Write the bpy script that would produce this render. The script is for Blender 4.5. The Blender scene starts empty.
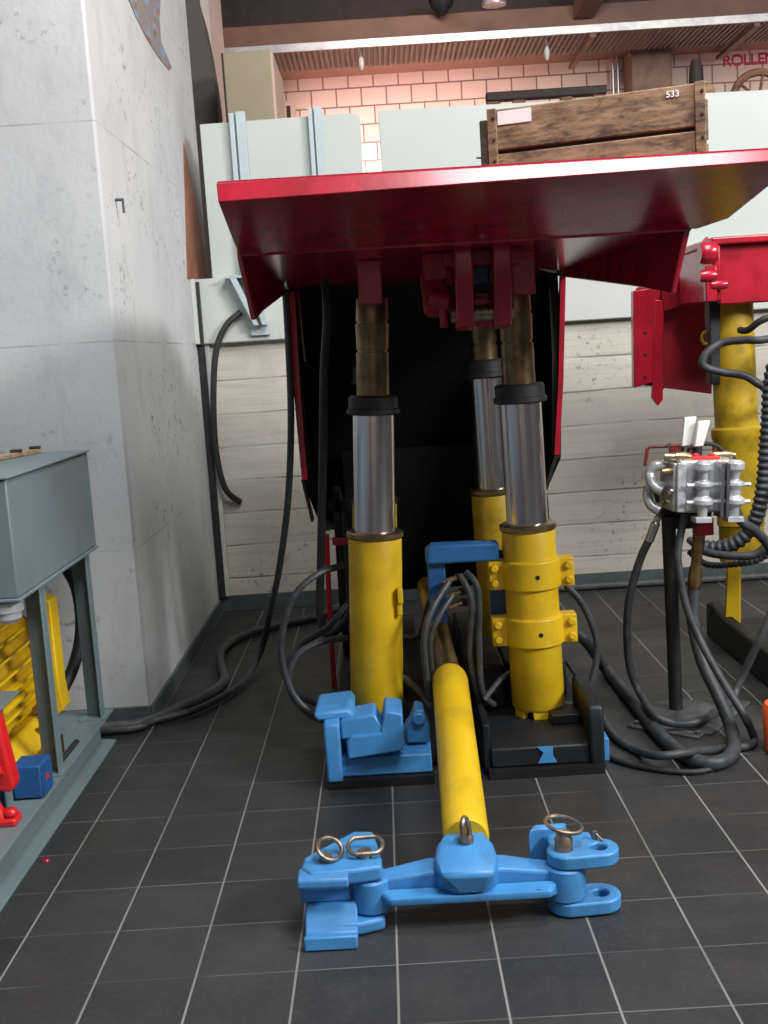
import bpy, bmesh, math, random
from mathutils import Vector, Matrix, Euler
random.seed(7)
S = bpy.context.scene
COL = S.collection

# ------------------------------------------------------------------ camera
FPX, PITCH, ROLL, YAW, CAMZ = 1115.91265, 0.142340372, -0.0629091035, -0.00539910129, 1.61941
fw = Vector((math.sin(YAW)*math.cos(PITCH), math.cos(YAW)*math.cos(PITCH), -math.sin(PITCH)))
_r = fw.cross(Vector((0, 0, 1))).normalized(); _u = _r.cross(fw)
cr = _r*math.cos(ROLL)+_u*math.sin(ROLL); cu = -_r*math.sin(ROLL)+_u*math.cos(ROLL)
CAM = Vector((0, 0, CAMZ))
cam = bpy.data.cameras.new('camera'); cam.sensor_fit = 'VERTICAL'; cam.sensor_height = 24
cam.lens = 24*FPX/1024; cam.clip_start = 0.05; cam.clip_end = 100
co = bpy.data.objects.new('camera', cam); COL.objects.link(co)
m3 = Matrix((cr, cu, -fw)).transposed()
co.matrix_world = Matrix.Translation(CAM) @ m3.to_4x4()
S.camera = co

# ------------------------------------------------------------------ light and exposure
S.view_settings.view_transform = 'Standard'; S.view_settings.look = 'None'
S.view_settings.gamma = 1; S.view_settings.use_curve_mapping = False
S.view_settings.exposure = 0.06
W = bpy.data.worlds.new('hall_air'); S.world = W; W.use_nodes = True
W.node_tree.nodes['Background'].inputs[0].default_value = (0.86, 0.90, 1.0, 1)
W.node_tree.nodes['Background'].inputs[1].default_value = 0.19
def area(name, loc, target, sx, sy, power, color, spread=None):
    l = bpy.data.lights.new(name, 'AREA'); l.shape = 'RECTANGLE'; l.size = sx; l.size_y = sy
    l.energy = power; l.color = color
    if spread: l.spread = spread
    o = bpy.data.objects.new(name, l); COL.objects.link(o); o.location = loc
    o.rotation_euler = (Vector(target)-Vector(loc)).to_track_quat('-Z', 'Y').to_euler()
    return o
area('hall_lamp', (6.2, 0.2, 4.9), (0.0, 4.8, 1.0), 2.4, 1.2, 540, (1.0, 0.99, 0.97))
area('hall_lamp', (1.45, 0.7, 6.0), (0.5, 4.2, 1.0), 2.0, 1.2, 200, (0.98, 0.99, 1.0))
area('hall_lamp', (1.6, 3.0, 6.2), (0.9, 7.1, 1.3), 2.4, 1.0, 165, (1.0, 0.97, 0.92))
area('hall_lamp', (0.5, -3.6, 5.2), (0.5, -6.0, 2.0), 4.0, 0.8, 170, (1.0, 0.97, 0.95))  # unseen lamp, added to brighten the rear wall mirrored in the chrome
PINK = (1.0, 0.62, 0.57)
area('gallery_lamp', (0.3, 11.9, 3.0), (0.35, 13.0, 3.45), 2.6, 0.2, 62, PINK, 2.0)
area('gallery_lamp', (4.7, 12.0, 3.2), (4.7, 13.0, 3.5), 0.7, 0.2, 9, PINK, 2.0)
area('gallery_lamp', (0.4, 10.2, 5.35), (0.4, 11.8, 4.75), 1.2, 0.3, 15, (1.0, 0.72, 0.66))

# ------------------------------------------------------------------ helpers
def at(px, py, ax, v):
    d = fw*FPX+cr*(px-384)-cu*(py-512)
    return CAM+d*((v-CAM[ax])/d[ax])
def aty(px, py, y): return at(px, py, 1, y)
def atz(px, py, z=0.0): return at(px, py, 2, z)

def V(*a): return Vector(a)
class MB:
    def __init__(s): s.bm = bmesh.new()
    def box(s, x0, x1, y0, y1, z0, z1, M=None):
        c = [V(x, y, z) for x in (x0, x1) for y in (y0, y1) for z in (z0, z1)]
        return s.hull8(c, M)
    def hull8(s, c, M=None):
        # order: x0y0z0 x0y0z1 x0y1z0 x0y1z1 x1y0z0 x1y0z1 x1y1z0 x1y1z1
        if M is not None: c = [M @ v for v in c]
        v = [s.bm.verts.new(p) for p in c]
        for f in ((0, 1, 3, 2), (4, 6, 7, 5), (0, 4, 5, 1), (2, 3, 7, 6), (0, 2, 6, 4), (1, 5, 7, 3)):
            s.bm.faces.new([v[i] for i in f])
        return s
    def prism(s, pts, d):
        d = Vector(d); a = [s.bm.verts.new(Vector(p)) for p in pts]; b = [s.bm.verts.new(Vector(p)+d) for p in pts]
        n = len(a); s.bm.faces.new(a[::-1]); s.bm.faces.new(b)
        for i in range(n): s.bm.faces.new([a[i], a[(i+1) % n], b[(i+1) % n], b[i]])
        return s
    def hull(s, pts):
        vs = [s.bm.verts.new(Vector(p)) for p in pts]
        r = bmesh.ops.convex_hull(s.bm, input=vs)
        bmesh.ops.delete(s.bm, geom=[g for g in r['geom_interior'] if isinstance(g, bmesh.types.BMVert)], context='VERTS')
        return s
    def lathe(s, p0, p1, prof, seg=28, cap=True):
        p0 = Vector(p0); p1 = Vector(p1); ax = p1-p0
        q = ax.to_track_quat('Z', 'Y'); L = ax.length
        rings = []
        for t, r in prof:
            c = p0+ax*t
            rings.append([s.bm.verts.new(c+q @ V(r*math.cos(2*math.pi*k/seg), r*math.sin(2*math.pi*k/seg), 0)) for k in range(seg)])
        for a, b in zip(rings, rings[1:]):
            for k in range(seg): s.bm.faces.new([a[k], a[(k+1) % seg], b[(k+1) % seg], b[k]])
        if cap:
            s.bm.faces.new(rings[0][::-1]); s.bm.faces.new(rings[-1])
        return s
    def cyl(s, p0, p1, r, r1=None, seg=24):
        return s.lathe(p0, p1, [(0, r), (1, r if r1 is None else r1)], seg)
    def tube(s, pts, r, seg=10, smooth=8, closed=False, ribs=0):
        P = [Vector(p) for p in pts]
        if smooth > 1:
            Q = []; n = len(P); rng = n if closed else n-1
            for i in range(rng):
                if closed: a, b, c, d = P[(i-1) % n], P[i], P[(i+1) % n], P[(i+2) % n]
                else: a, b, c, d = P[max(i-1, 0)], P[i], P[i+1], P[min(i+2, n-1)]
                for k in range(smooth):
                    t = k/smooth
                    Q.append(0.5*((2*b)+(c-a)*t+(2*a-5*b+4*c-d)*t*t+(-a+3*b-3*c+d)*t**3))
            if not closed: Q.append(P[-1])
            P = Q
        if ribs:   # resample evenly and pump the radius for a corrugated conduit
            D = [0]
            for a, b in zip(P, P[1:]): D.append(D[-1]+(b-a).length)
            n = int(D[-1]/ribs)*4; R = []; j = 0
            for i in range(n+1):
                t = D[-1]*i/n
                while j < len(D)-2 and D[j+1] < t: j += 1
                R.append(P[j].lerp(P[j+1], (t-D[j])/max(D[j+1]-D[j], 1e-9)))
            P = R
        n = len(P); rings = []
        T = [(P[(i+1) % n]-P[i-1]) if closed else (P[min(i+1, n-1)]-P[max(i-1, 0)]) for i in range(n)]
        T = [t.normalized() for t in T]
        N = T[0].orthogonal().normalized()
        for i in range(n):
            if i: N = (T[i-1].rotation_difference(T[i]) @ N)
            N = (N-T[i]*N.dot(T[i])).normalized(); B = T[i].cross(N)
            rr = r*((1.0, 1.0, .82, .82)[i % 4]) if ribs else r
            rings.append([s.bm.verts.new(P[i]+(N*math.cos(2*math.pi*k/seg)+B*math.sin(2*math.pi*k/seg))*rr) for k in range(seg)])
        prs = list(zip(rings, rings[1:]))
        for a, b in prs:
            for k in range(seg): s.bm.faces.new([a[k], a[(k+1) % seg], b[(k+1) % seg], b[k]])
        if closed:
            a, b = rings[-1], rings[0]
            # best rotational match
            best = min(range(seg), key=lambda o: (a[0].co-b[o].co).length)
            for k in range(seg): s.bm.faces.new([a[k], a[(k+1) % seg], b[(k+1+best) % seg], b[(k+best) % seg]])
        else:
            s.bm.faces.new(rings[0][::-1]); s.bm.faces.new(rings[-1])
        return s
    def ring(s, c, ax, R, r, seg=24, ry=None):
        q = Vector(ax).to_track_quat('Z', 'Y'); ry = R if ry is None else ry
        return s.tube([Vector(c)+q @ V(R*math.cos(2*math.pi*k/seg), ry*math.sin(2*math.pi*k/seg), 0) for k in range(seg)], r, 8, 1, True)
    def build(s, name, mat, parent=None, bevel=0.0, bseg=2, ang=35, smooth=True, local=False):
        bmesh.ops.recalc_face_normals(s.bm, faces=s.bm.faces)
        me = bpy.data.meshes.new(name)
        o = bpy.data.objects.new(name, me); COL.objects.link(o)
        org = V(0, 0, 0)
        if parent is not None:
            o.parent = parent
            p = parent
            while p is not None: org += p.location; p = p.parent
        if parent is not None and not local: bmesh.ops.translate(s.bm, vec=-org, verts=s.bm.verts)
        s.bm.to_mesh(me); s.bm.free()
        if smooth:
            me.shade_smooth(); me.set_sharp_from_angle(angle=math.radians(ang))
        me.materials.append(mat)
        if bevel:
            b = o.modifiers.new('bevel', 'BEVEL'); b.width = bevel; b.segments = bseg; b.limit_method = 'ANGLE'; b.angle_limit = math.radians(40)
            
        return o
def recenter(o):
    """move a one-mesh thing's origin to its base"""
    me = o.data; xs = [v.co for v in me.vertices]
    c = V(sum(v.x for v in xs)/len(xs), sum(v.y for v in xs)/len(xs), min(v.z for v in xs))
    me.transform(Matrix.Translation(-c)); o.location = c
    return o
def tag(o, label=None, cat=None, group=None, kind=None):
    if label: o['label'] = label
    if cat: o['category'] = cat
    if group: o['group'] = group
    if kind: o['kind'] = kind
    return o
def empty(name, loc, label, cat, group=None, rz=0):
    o = bpy.data.objects.new(name, None); COL.objects.link(o); o.location = loc; o.rotation_euler = (0, 0, rz)
    o.empty_display_size = .1
    return tag(o, label, cat, group)
def text(name, body, size, mat, parent=None, bold=0.0, space=1.0):
    c = bpy.data.curves.new(name, 'FONT'); c.body = body; c.size = size; c.extrude = .0012; c.offset = bold; c.space_character = space
    tmp = bpy.data.objects.new(name, c); COL.objects.link(tmp); bpy.context.view_layer.update()
    me = bpy.data.meshes.new_from_object(tmp.evaluated_get(bpy.context.evaluated_depsgraph_get()))
    bpy.data.objects.remove(tmp); me.materials.clear(); me.materials.append(mat)
    o = bpy.data.objects.new(name, me); COL.objects.link(o); o.parent = parent; o.rotation_euler = (math.pi/2, 0, 0)
    return o
def struct(o): o['kind'] = 'structure'; return o

# ------------------------------------------------------------------ materials
def new_mat(name):
    m = bpy.data.materials.new(name); m.use_nodes = True
    nt = m.node_tree; b = nt.nodes['Principled BSDF']
    return m, nt, b
def L(nt, a, b): nt.links.new(a, b)
def node(nt, t, **kw):
    n = nt.nodes.new(t)
    for k, v in kw.items(): setattr(n, k, v)
    return n
def math_(nt, op, a, b=None, clamp=False):
    n = node(nt, 'ShaderNodeMath', operation=op, use_clamp=clamp)
    for i, x in enumerate((a, b)):
        if x is None: continue
        if isinstance(x, (int, float)): n.inputs[i].default_value = x
        else: L(nt, x, n.inputs[i])
    return n.outputs[0]
def mix(nt, fac, a, b):
    n = node(nt, 'ShaderNodeMix', data_type='RGBA')
    for i, x in ((0, fac), (6, a), (7, b)):
        if isinstance(x, (int, float)): n.inputs[i].default_value = x
        elif isinstance(x, tuple): n.inputs[i].default_value = (*x[:3], 1)
        else: L(nt, x, n.inputs[i])
    return n.outputs[2]
def noise(nt, vec, scale, detail=4, rough=.55, sc=None):
    if sc:
        mp = node(nt, 'ShaderNodeMapping'); mp.inputs['Scale'].default_value = sc; L(nt, vec, mp.inputs[0]); vec = mp.outputs[0]
    n = node(nt, 'ShaderNodeTexNoise'); n.inputs['Scale'].default_value = scale
    n.inputs['Detail'].default_value = detail; n.inputs['Roughness'].default_value = rough
    L(nt, vec, n.inputs['Vector']); return n.outputs[0]
def ramp(nt, x, lo, hi):
    n = node(nt, 'ShaderNodeMapRange', clamp=True); L(nt, x, n.inputs[0])
    n.inputs[1].default_value = lo; n.inputs[2].default_value = hi
    return n.outputs[0]
def pos(nt): return node(nt, 'ShaderNodeNewGeometry').outputs['Position']
def objc(nt): return node(nt, 'ShaderNodeTexCoord').outputs['Object']
def bump(nt, b, h, strength=.3, dist=.01):
    n = node(nt, 'ShaderNodeBump'); n.inputs['Strength'].default_value = strength; n.inputs['Distance'].default_value = dist
    L(nt, h, n.inputs['Height']); L(nt, n.outputs[0], b.inputs['Normal'])

def paint(name, c, rough=.4, metal=0.0, var=.18, scale=9, chip=None, chip_at=.68, dirt=None, dirt_amt=.35, bmp=.08, coat=0):
    m, nt, b = new_mat(name); v = objc(nt)
    n1 = noise(nt, v, scale, 5)
    d = tuple(x*(1-var) for x in c); e = tuple(min(1, x*(1+var)) for x in c)
    col = mix(nt, ramp(nt, n1, .35, .65), d, e)
    if dirt:
        n2 = noise(nt, v, scale*.6+3, 6, .7)
        f = math_(nt, 'MULTIPLY', ramp(nt, n2, .5, .75), dirt_amt); col = mix(nt, f, col, dirt)
    if chip:
        n3 = noise(nt, v, scale*2.2, 4, .6)
        col = mix(nt, ramp(nt, n3, chip_at, chip_at+.03), col, chip)
    L(nt, col, b.inputs['Base Color'])
    b.inputs['Roughness'].default_value = rough; b.inputs['Metallic'].default_value = metal
    if coat: b.inputs['Coat Weight'].default_value = coat; b.inputs['Coat Roughness'].default_value = .12
    if bmp: bump(nt, b, noise(nt, v, scale*6, 3), bmp, .004)
    return m

M = {}
M['red'] = paint('red_paint', (.40, .008, .028), .26, coat=.35, dirt=(.10, .012, .015), dirt_amt=.5, chip=(.30, .10, .09), chip_at=.70)
M['red_dark'] = paint('red_paint_worn_shaded', (.34, .006, .02), .45, dirt=(.05, .01, .01), dirt_amt=.6)  # darker red, also carries the shade on the second support's flap
M['black'] = paint('black_steel', (.006, .006, .0065), .55, var=.4, dirt=(.016, .015, .014), dirt_amt=.5)
M['black_blue'] = paint('blackened_blue_steel', (.007, .009, .012), .5, var=.3, dirt=(.008, .02, .035), dirt_amt=.5)
M['yellow'] = paint('yellow_paint', (.74, .48, .012), .42, var=.10, scale=5, dirt=(.30, .17, .012), dirt_amt=.45, chip=(.05, .04, .03), chip_at=.735)
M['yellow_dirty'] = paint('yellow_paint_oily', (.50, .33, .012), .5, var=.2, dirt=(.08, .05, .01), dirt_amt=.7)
M['blue'] = paint('blue_paint', (.058, .262, .585), .42, var=.10, scale=7, dirt=(.05, .10, .15), dirt_amt=.5, chip=(.07, .06, .05), chip_at=.72)
M['blue_dark'] = paint('dark_blue_paint', (.018, .10, .30), .42, var=.15)
M['blue_mid'] = paint('mid_blue_paint', (.030, .16, .42), .42, var=.12, dirt=(.02, .04, .08))
M['grey_green'] = paint('grey_green_paint', (.165, .225, .24), .40, var=.05, scale=3, dirt=(.12, .16, .17), dirt_amt=.4)
M['chrome'] = paint('chrome', (.70, .70, .74), .20, 1.0, var=.04, bmp=0)
M['brass'] = paint('oily_brown_steel', (.24, .165, .085), .33, .85, var=.3, scale=12, dirt=(.05, .04, .03), dirt_amt=.6)
M['gland'] = paint('bronze_ring', (.30, .22, .12), .3, .9, var=.3)
M['rubber'] = paint('black_rubber', (.018, .019, .021), .55, var=.3, scale=20)
M['hose'] = paint('sheen_black_hose', (.045, .050, .056), .5, var=.3, scale=25)  # grey-blue sheen put into the base colour
M['hose_grey'] = paint('grey_dusty_hose', (.075, .078, .082), .55, var=.3, scale=25)
M['steel'] = paint('bright_steel', (.55, .56, .58), .28, 1.0, var=.12)
M['rust_steel'] = paint('rusty_pin_steel', (.34, .28, .22), .4, .9, var=.3, scale=30, dirt=(.2, .09, .04), dirt_amt=.5)
M['alu'] = paint('cast_aluminium', (.58, .60, .63), .36, .35, var=.12, scale=22, dirt=(.1, .1, .11), dirt_amt=.6)
M['brass_bright'] = paint('brass_fitting', (.42, .33, .19), .3, .9, var=.2)
M['white'] = paint('white_plastic', (.80, .83, .78), .4, var=.03)
M['paper'] = paint('white_card', (.85, .85, .84), .6, var=.02)
M['panel'] = paint('pale_grey_panel_paint', (.485, .535, .505), .45, var=.02, scale=2, chip=(.25, .25, .22), chip_at=.78)
M['post'] = paint('pale_blue_grey_post_paint', (.44, .53, .55), .42, var=.04)
M['bright_red'] = paint('bright_red_paint', (.70, .018, .02), .35, var=.12)
M['orange'] = paint('orange_plastic', (.95, .16, .035), .4, var=.04)
M['maroon'] = paint('maroon_rod', (.20, .02, .02), .4, var=.2)
M['beige'] = paint('beige_board', (.36, .30, .21), .6, var=.05, scale=2)
M['beige_pale'] = paint('pale_board', (.62, .46, .38), .6, var=.05)
M['dark_trim'] = paint('skirting_paint', (.075, .090, .095), .5, var=.2, scale=6)
M['brown_beam'] = paint('brown_beam_paint', (.22, .115, .08), .6, var=.15, scale=2)
M['brown_dark'] = paint('dark_brown_paint', (.035, .02, .015), .7, var=.2)
M['rust_board'] = paint('rust_brown_board', (.22, .075, .04), .5, var=.35, scale=4)
M['galv'] = paint('galvanised_sheet', (.55, .53, .52), .35, .7, var=.15, scale=8)
M['deck_sheet'] = paint('shaded_brown_sheet', (.24, .18, .15), .5, .3, var=.15)  # ledge underside's shade put into a darker colour than the galvanised strip
M['screw_red'] = paint('red_plate', (.72, .03, .03), .4, var=.1)

def floor_mat():
    m, nt, b = new_mat('dark_slate_tile'); p = pos(nt)
    sx = node(nt, 'ShaderNodeSeparateXYZ'); L(nt, p, sx.inputs[0])
    T = .27
    dx = math_(nt, 'PINGPONG', math_(nt, 'ADD', sx.outputs[0], .055+T*40), T/2)
    dy = math_(nt, 'PINGPONG', math_(nt, 'ADD', sx.outputs[1], -.0767+T*40), T/2)
    lx = math_(nt, 'SUBTRACT', 1, ramp(nt, dx, .0022, .0040))
    ly = math_(nt, 'SUBTRACT', 1, ramp(nt, dy, .0012, .0030))
    ly2 = math_(nt, 'MULTIPLY', ly, ramp(nt, noise(nt, p, 1.7, 3), .36, .68))
    wear = ramp(nt, noise(nt, p, 1.1, 3), .22, .55)
    line = math_(nt, 'MAXIMUM', math_(nt, 'MULTIPLY', lx, math_(nt, 'ADD', .35, math_(nt, 'MULTIPLY', wear, .65))), math_(nt, 'MULTIPLY', ly2, .75))
    cell = node(nt, 'ShaderNodeTexWhiteNoise', noise_dimensions='2D')
    fl = node(nt, 'ShaderNodeVectorMath', operation='FLOOR')
    sc = node(nt, 'ShaderNodeMapping'); sc.inputs['Location'].default_value = (.055/T, -.0767/T, 0); sc.inputs['Scale'].default_value = (1/T, 1/T, 1)
    L(nt, p, sc.inputs[0]); L(nt, sc.outputs[0], fl.inputs[0]); L(nt, fl.outputs[0], cell.inputs[0])
    base = mix(nt, cell.outputs[0], (.024, .0245, .0265), (.036, .0365, .038))
    base = mix(nt, math_(nt, 'MULTIPLY', ramp(nt, noise(nt, p, 3.5, 6, .65), .45, .8), .5), base, (.070, .068, .064))
    base = mix(nt, math_(nt, 'MULTIPLY', ramp(nt, noise(nt, p, 60, 2), .5, .8), .35), base, (.075, .075, .078))
    col = mix(nt, line, base, (.27, .265, .25))
    L(nt, col, b.inputs['Base Color'])
    rg = ramp(nt, noise(nt, p, 6, 4), .2, .9)
    L(nt, math_(nt, 'ADD', .42, math_(nt, 'MULTIPLY', rg, .2)), b.inputs['Roughness'])
    h = math_(nt, 'SUBTRACT', math_(nt, 'MULTIPLY', noise(nt, p, 90, 3), .15), math_(nt, 'MAXIMUM', lx, ly))
    bump(nt, b, h, .35, .003)
    return m
M['floor'] = floor_mat()

def concrete(name, c0, c1, stain, planks=.0, seams=.0, axis='z', stain_amt=.5, specks=True, scale=1.0):
    m, nt, b = new_mat(name); p = pos(nt)
    sx = node(nt, 'ShaderNodeSeparateXYZ'); L(nt, p, sx.inputs[0])
    col = mix(nt, ramp(nt, noise(nt, p, 1.4*scale, 5, .6), .3, .7), c0, c1)
    h = math_(nt, 'MULTIPLY', noise(nt, p, 45, 4), .3)
    if planks:
        # board-marked: each plank its own tone, dark thin joints, grain along X
        wob = math_(nt, 'MULTIPLY', math_(nt, 'SUBTRACT', noise(nt, p, 1.2, 2), .5), .03)
        z = math_(nt, 'ADD', math_(nt, 'ADD', sx.outputs[2], wob), planks*40)
        row = math_(nt, 'FLOOR', math_(nt, 'DIVIDE', z, planks))
        wn = node(nt, 'ShaderNodeTexWhiteNoise', noise_dimensions='1D'); L(nt, row, wn.inputs['W'])
        col = mix(nt, math_(nt, 'MULTIPLY', wn.outputs[0], .45), col, stain)
        gr = ramp(nt, noise(nt, p, 5, 6, .65, (.35, .35, 7)), .48, .75)
        col = mix(nt, math_(nt, 'MULTIPLY', gr, .55), col, stain)
        d = math_(nt, 'PINGPONG', math_(nt, 'ADD', z, planks/2*0), planks/2)
        ln = math_(nt, 'MULTIPLY', math_(nt, 'SUBTRACT', 1, ramp(nt, d, .002, .009)), ramp(nt, noise(nt, p, 2.5, 3), .35, .6))
        col = mix(nt, math_(nt, 'MULTIPLY', ln, .6), col, tuple(x*.25 for x in stain))
        h = math_(nt, 'SUBTRACT', h, ln)
    if seams:
        d = math_(nt, 'PINGPONG', math_(nt, 'ADD', sx.outputs[2], seams*40+.12), seams/2)
        ln = math_(nt, 'MULTIPLY', math_(nt, 'SUBTRACT', 1, ramp(nt, d, .0015, .006)), ramp(nt, noise(nt, p, 3.1, 4), .42, .62))
        col = mix(nt, math_(nt, 'MULTIPLY', ln, .5), col, (.14, .14, .14))
    st = ramp(nt, noise(nt, p, 1.6*scale, 7, .7, (1.6, 1.6, .7)), .54, .78)
    col = mix(nt, math_(nt, 'MULTIPLY', st, stain_amt), col, stain)
    if specks:
        n2 = ramp(nt, noise(nt, p, 24, 5, .65), .57, .65)
        n3 = ramp(nt, noise(nt, p, 1.9, 3), .46, .62)
        col = mix(nt, math_(nt, 'MULTIPLY', math_(nt, 'MULTIPLY', n2, n3), .65), col, (.09, .09, .10))
    L(nt, col, b.inputs['Base Color']); b.inputs['Roughness'].default_value = .8
    bump(nt, b, h, .4, .01)
    return m
M['pillar'] = concrete('light_concrete', (.50, .515, .53), (.63, .64, .645), (.33, .33, .335), seams=.93, stain_amt=.6)
M['wall'] = concrete('board_marked_concrete', (.52, .50, .43), (.62, .595, .515), (.33, .31, .265), planks=.215, stain_amt=.45, scale=1.5)
M['beam'] = concrete('smooth_concrete_beam', (.49, .51, .49), (.56, .58, .55), (.45, .45, .42), stain_amt=.3, specks=False)
M['pink_concrete'] = concrete('raw_concrete', (.55, .48, .42), (.62, .54, .48), (.36, .30, .26), stain_amt=.3, specks=False)
M['dark_concrete'] = concrete('dark_concrete', (.10, .088, .08), (.13, .115, .10), (.06, .05, .05), stain_amt=.3, specks=False)
M['gallery'] = concrete('gallery_slab_concrete', (.40, .40, .38), (.46, .45, .43), (.3, .3, .28), stain_amt=.3, specks=False)

def brick_mat():
    m, nt, b = new_mat('pale_block_brick'); p = pos(nt)
    sx = node(nt, 'ShaderNodeSeparateXYZ'); L(nt, p, sx.inputs[0])
    cx = node(nt, 'ShaderNodeCombineXYZ'); L(nt, math_(nt, 'ADD', sx.outputs[0], 20.05), cx.inputs[0]); L(nt, math_(nt, 'ADD', sx.outputs[2], .005), cx.inputs[1])
    br = node(nt, 'ShaderNodeTexBrick'); L(nt, cx.outputs[0], br.inputs['Vector'])
    br.inputs['Color1'].default_value = (.62, .50, .43, 1); br.inputs['Color2'].default_value = (.72, .60, .53, 1)
    br.inputs['Mortar'].default_value = (.24, .16, .13, 1)
    br.inputs['Scale'].default_value = 1; br.inputs['Mortar Size'].default_value = .009; br.inputs['Mortar Smooth'].default_value = .2
    br.inputs['Brick Width'].default_value = .28; br.inputs['Row Height'].default_value = .198
    L(nt, br.outputs[0], b.inputs['Base Color']); b.inputs['Roughness'].default_value = .85
    bump(nt, b, math_(nt, 'SUBTRACT', 1, br.outputs['Fac']), .5, .008)
    return m
M['brick'] = brick_mat()

def wood_mat(name, c0, c1, c2, sc=(1.5, 14, 14), scale=3.0):
    m, nt, b = new_mat(name); v = objc(nt)
    g = noise(nt, v, scale, 7, .65, sc)
    col = mix(nt, ramp(nt, g, .3, .7), c0, c1)
    col = mix(nt, math_(nt, 'MULTIPLY', ramp(nt, noise(nt, v, 9, 8, .78, (.6, 2, 2)), .45, .60), .9), col, c2)
    col = mix(nt, math_(nt, 'MULTIPLY', ramp(nt, noise(nt, v, 22, 3), .66, .72), .7), col, (.02, .014, .01))
    L(nt, col, b.inputs['Base Color']); b.inputs['Roughness'].default_value = .75
    bump(nt, b, g, .4, .006)
    return m
M['crate'] = wood_mat('weathered_crate_wood', (.16, .10, .055), (.43, .295, .175), (.055, .038, .027))
M['crate_dark'] = wood_mat('dark_crate_wood', (.045, .032, .024), (.09, .06, .04), (.02, .015, .012))
M['wood_pale'] = wood_mat('pale_wood', (.45, .32, .18), (.58, .42, .26), (.3, .2, .1))
M['wood_log'] = wood_mat('brown_log_wood', (.28, .17, .08), (.38, .25, .13), (.2, .1, .05))
M['wood_red'] = wood_mat('reddish_wood', (.20, .09, .05), (.28, .13, .08), (.08, .04, .03))

def mural_mat():
    m, nt, b = new_mat('mural_paint'); p = pos(nt)
    sx = node(nt, 'ShaderNodeSeparateXYZ'); L(nt, p, sx.inputs[0])
    w1 = math_(nt, 'MULTIPLY', math_(nt, 'SUBTRACT', noise(nt, p, 7, 3), .5), .16)
    cx = node(nt, 'ShaderNodeCombineXYZ'); L(nt, math_(nt, 'ADD', sx.outputs[1], w1), cx.inputs[0]); L(nt, math_(nt, 'ADD', sx.outputs[2], w1), cx.inputs[1])
    br = node(nt, 'ShaderNodeTexBrick'); L(nt, cx.outputs[0], br.inputs['Vector'])
    br.inputs['Color1'].default_value = (.36, .17, .07, 1); br.inputs['Color2'].default_value = (.28, .11, .06, 1)
    br.inputs['Mortar'].default_value = (.22, .33, .50, 1); br.inputs['Scale'].default_value = 1
    br.inputs['Mortar Size'].default_value = .022; br.inputs['Brick Width'].default_value = .26; br.inputs['Row Height'].default_value = .085
    edge = math_(nt, 'ADD', math_(nt, 'MULTIPLY', sx.outputs[1], .0), sx.outputs[2])
    n = ramp(nt, noise(nt, p, 7, 5, .6), .42, .50)
    col = mix(nt, n, br.outputs[0], (.26, .23, .22))
    L(nt, col, b.inputs['Base Color']); b.inputs['Roughness'].default_value = .85
    return m
M['mural'] = mural_mat()

# ================================================================== SETTING
PX = -1.150          # right face of the pillar
WY = 7.17            # front of the lower back wall
struct(MB().box(-6.0, 6.6, -6.0, WY+.3, -.12, 0).build('floor', M['floor']))
struct(MB().box(PX, 5.5, WY, WY+.35, 0, 1.735).build('wall_back', M['wall']))
struct(MB().box(-4.0, PX, 4.945, 7.86, 0, 6.2).build('wall_left', M['pillar'], bevel=.012, bseg=1))
struct(MB().box(PX+.002, 5.5, WY-.06, WY+.36, 1.735, 2.14).build('trim_1', M['beam'], bevel=.008))     # concrete beam
struct(MB().box(-4.0, 6.5, WY+.36, 13.2, 1.95, 2.10).build('trim_2', M['gallery']))                       # gallery slab
struct(MB().box(-5, 7.5, 13.0, 13.25, 2.1, 6.2).build('wall_far', M['brick']))
struct(MB().box(-5, 7.5, 8.4, 13.25, 5.75, 5.9).build('ceiling', M['brown_dark']))
struct(MB().box(PX+.001, 5.5, WY-.016, WY-.001, 0, .105).build('baseboard_back', M['dark_trim'], bevel=.003))
struct(MB().box(PX+.001, PX+.016, 4.930, WY-.018, 0, .085).build('baseboard_left', M['dark_trim'], bevel=.003))
struct(MB().box(-4.0, PX+.0, 4.929, 4.944, 0, .085).build('baseboard_front', M['dark_trim'], bevel=.003))
struct(MB().box(6.6, 6.8, -6.2, 8.3, 0, 4.2).build('wall_right', M['dark_concrete']))
struct(MB().box(-6.0, 6.6, -6.2, -6.0, 0, 4.4).build('wall_rear', M['pink_concrete']))
for k_, x_ in enumerate((-3.2, -0.6, 1.5, 3.4)): struct(MB().box(x_, x_+.7, -6.0, -5.5, 0, 4.4).build('trim_%d' % (11+k_), M['brown_dark']))  # unseen dark piers, added to streak the chrome's reflections
# ceiling beams of the gallery
struct(MB().box(-4, 7.5, 11.9, 12.2, 4.66, aty(400, 16, 11.9).z).build('trim_3', M['brown_beam'], bevel=.01))
struct(MB().box(-4, 7.5, 12.201, 12.999, 4.96, 5.74).build('trim_4', M['brown_dark'], bevel=.01))  # added dark block standing in for the dark gap above the beam
struct(MB().box(-4, 7.5, 12.42, 12.999, 4.675, 4.955).build('trim_9', M['brown_beam'], bevel=.01))
b = aty(606, -22, 11.3); e = aty(584, 16, 11.86)
struct(MB().prism([b+V(-.10, 0, .2), b+V(.10, 0, .2), b+V(.10, 0, -.02), b+V(-.10, 0, -.02)], (e-b)).build('trim_5', M['brown_beam']))
struct(MB().box(2.90, 3.34, 12.6, 12.99, 2.1, 4.674).build('trim_6', paint('column_paint', (.27, .16, .11), .6), bevel=.01))          # column on far wall
mb = MB(); [mb.cyl((2.76+i*.055, 12.9, 2.1), (2.76+i*.055, 12.9, 4.674), .018, seg=10) for i in range(2)]
struct(mb.build('trim_7', M['galv']))
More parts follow.
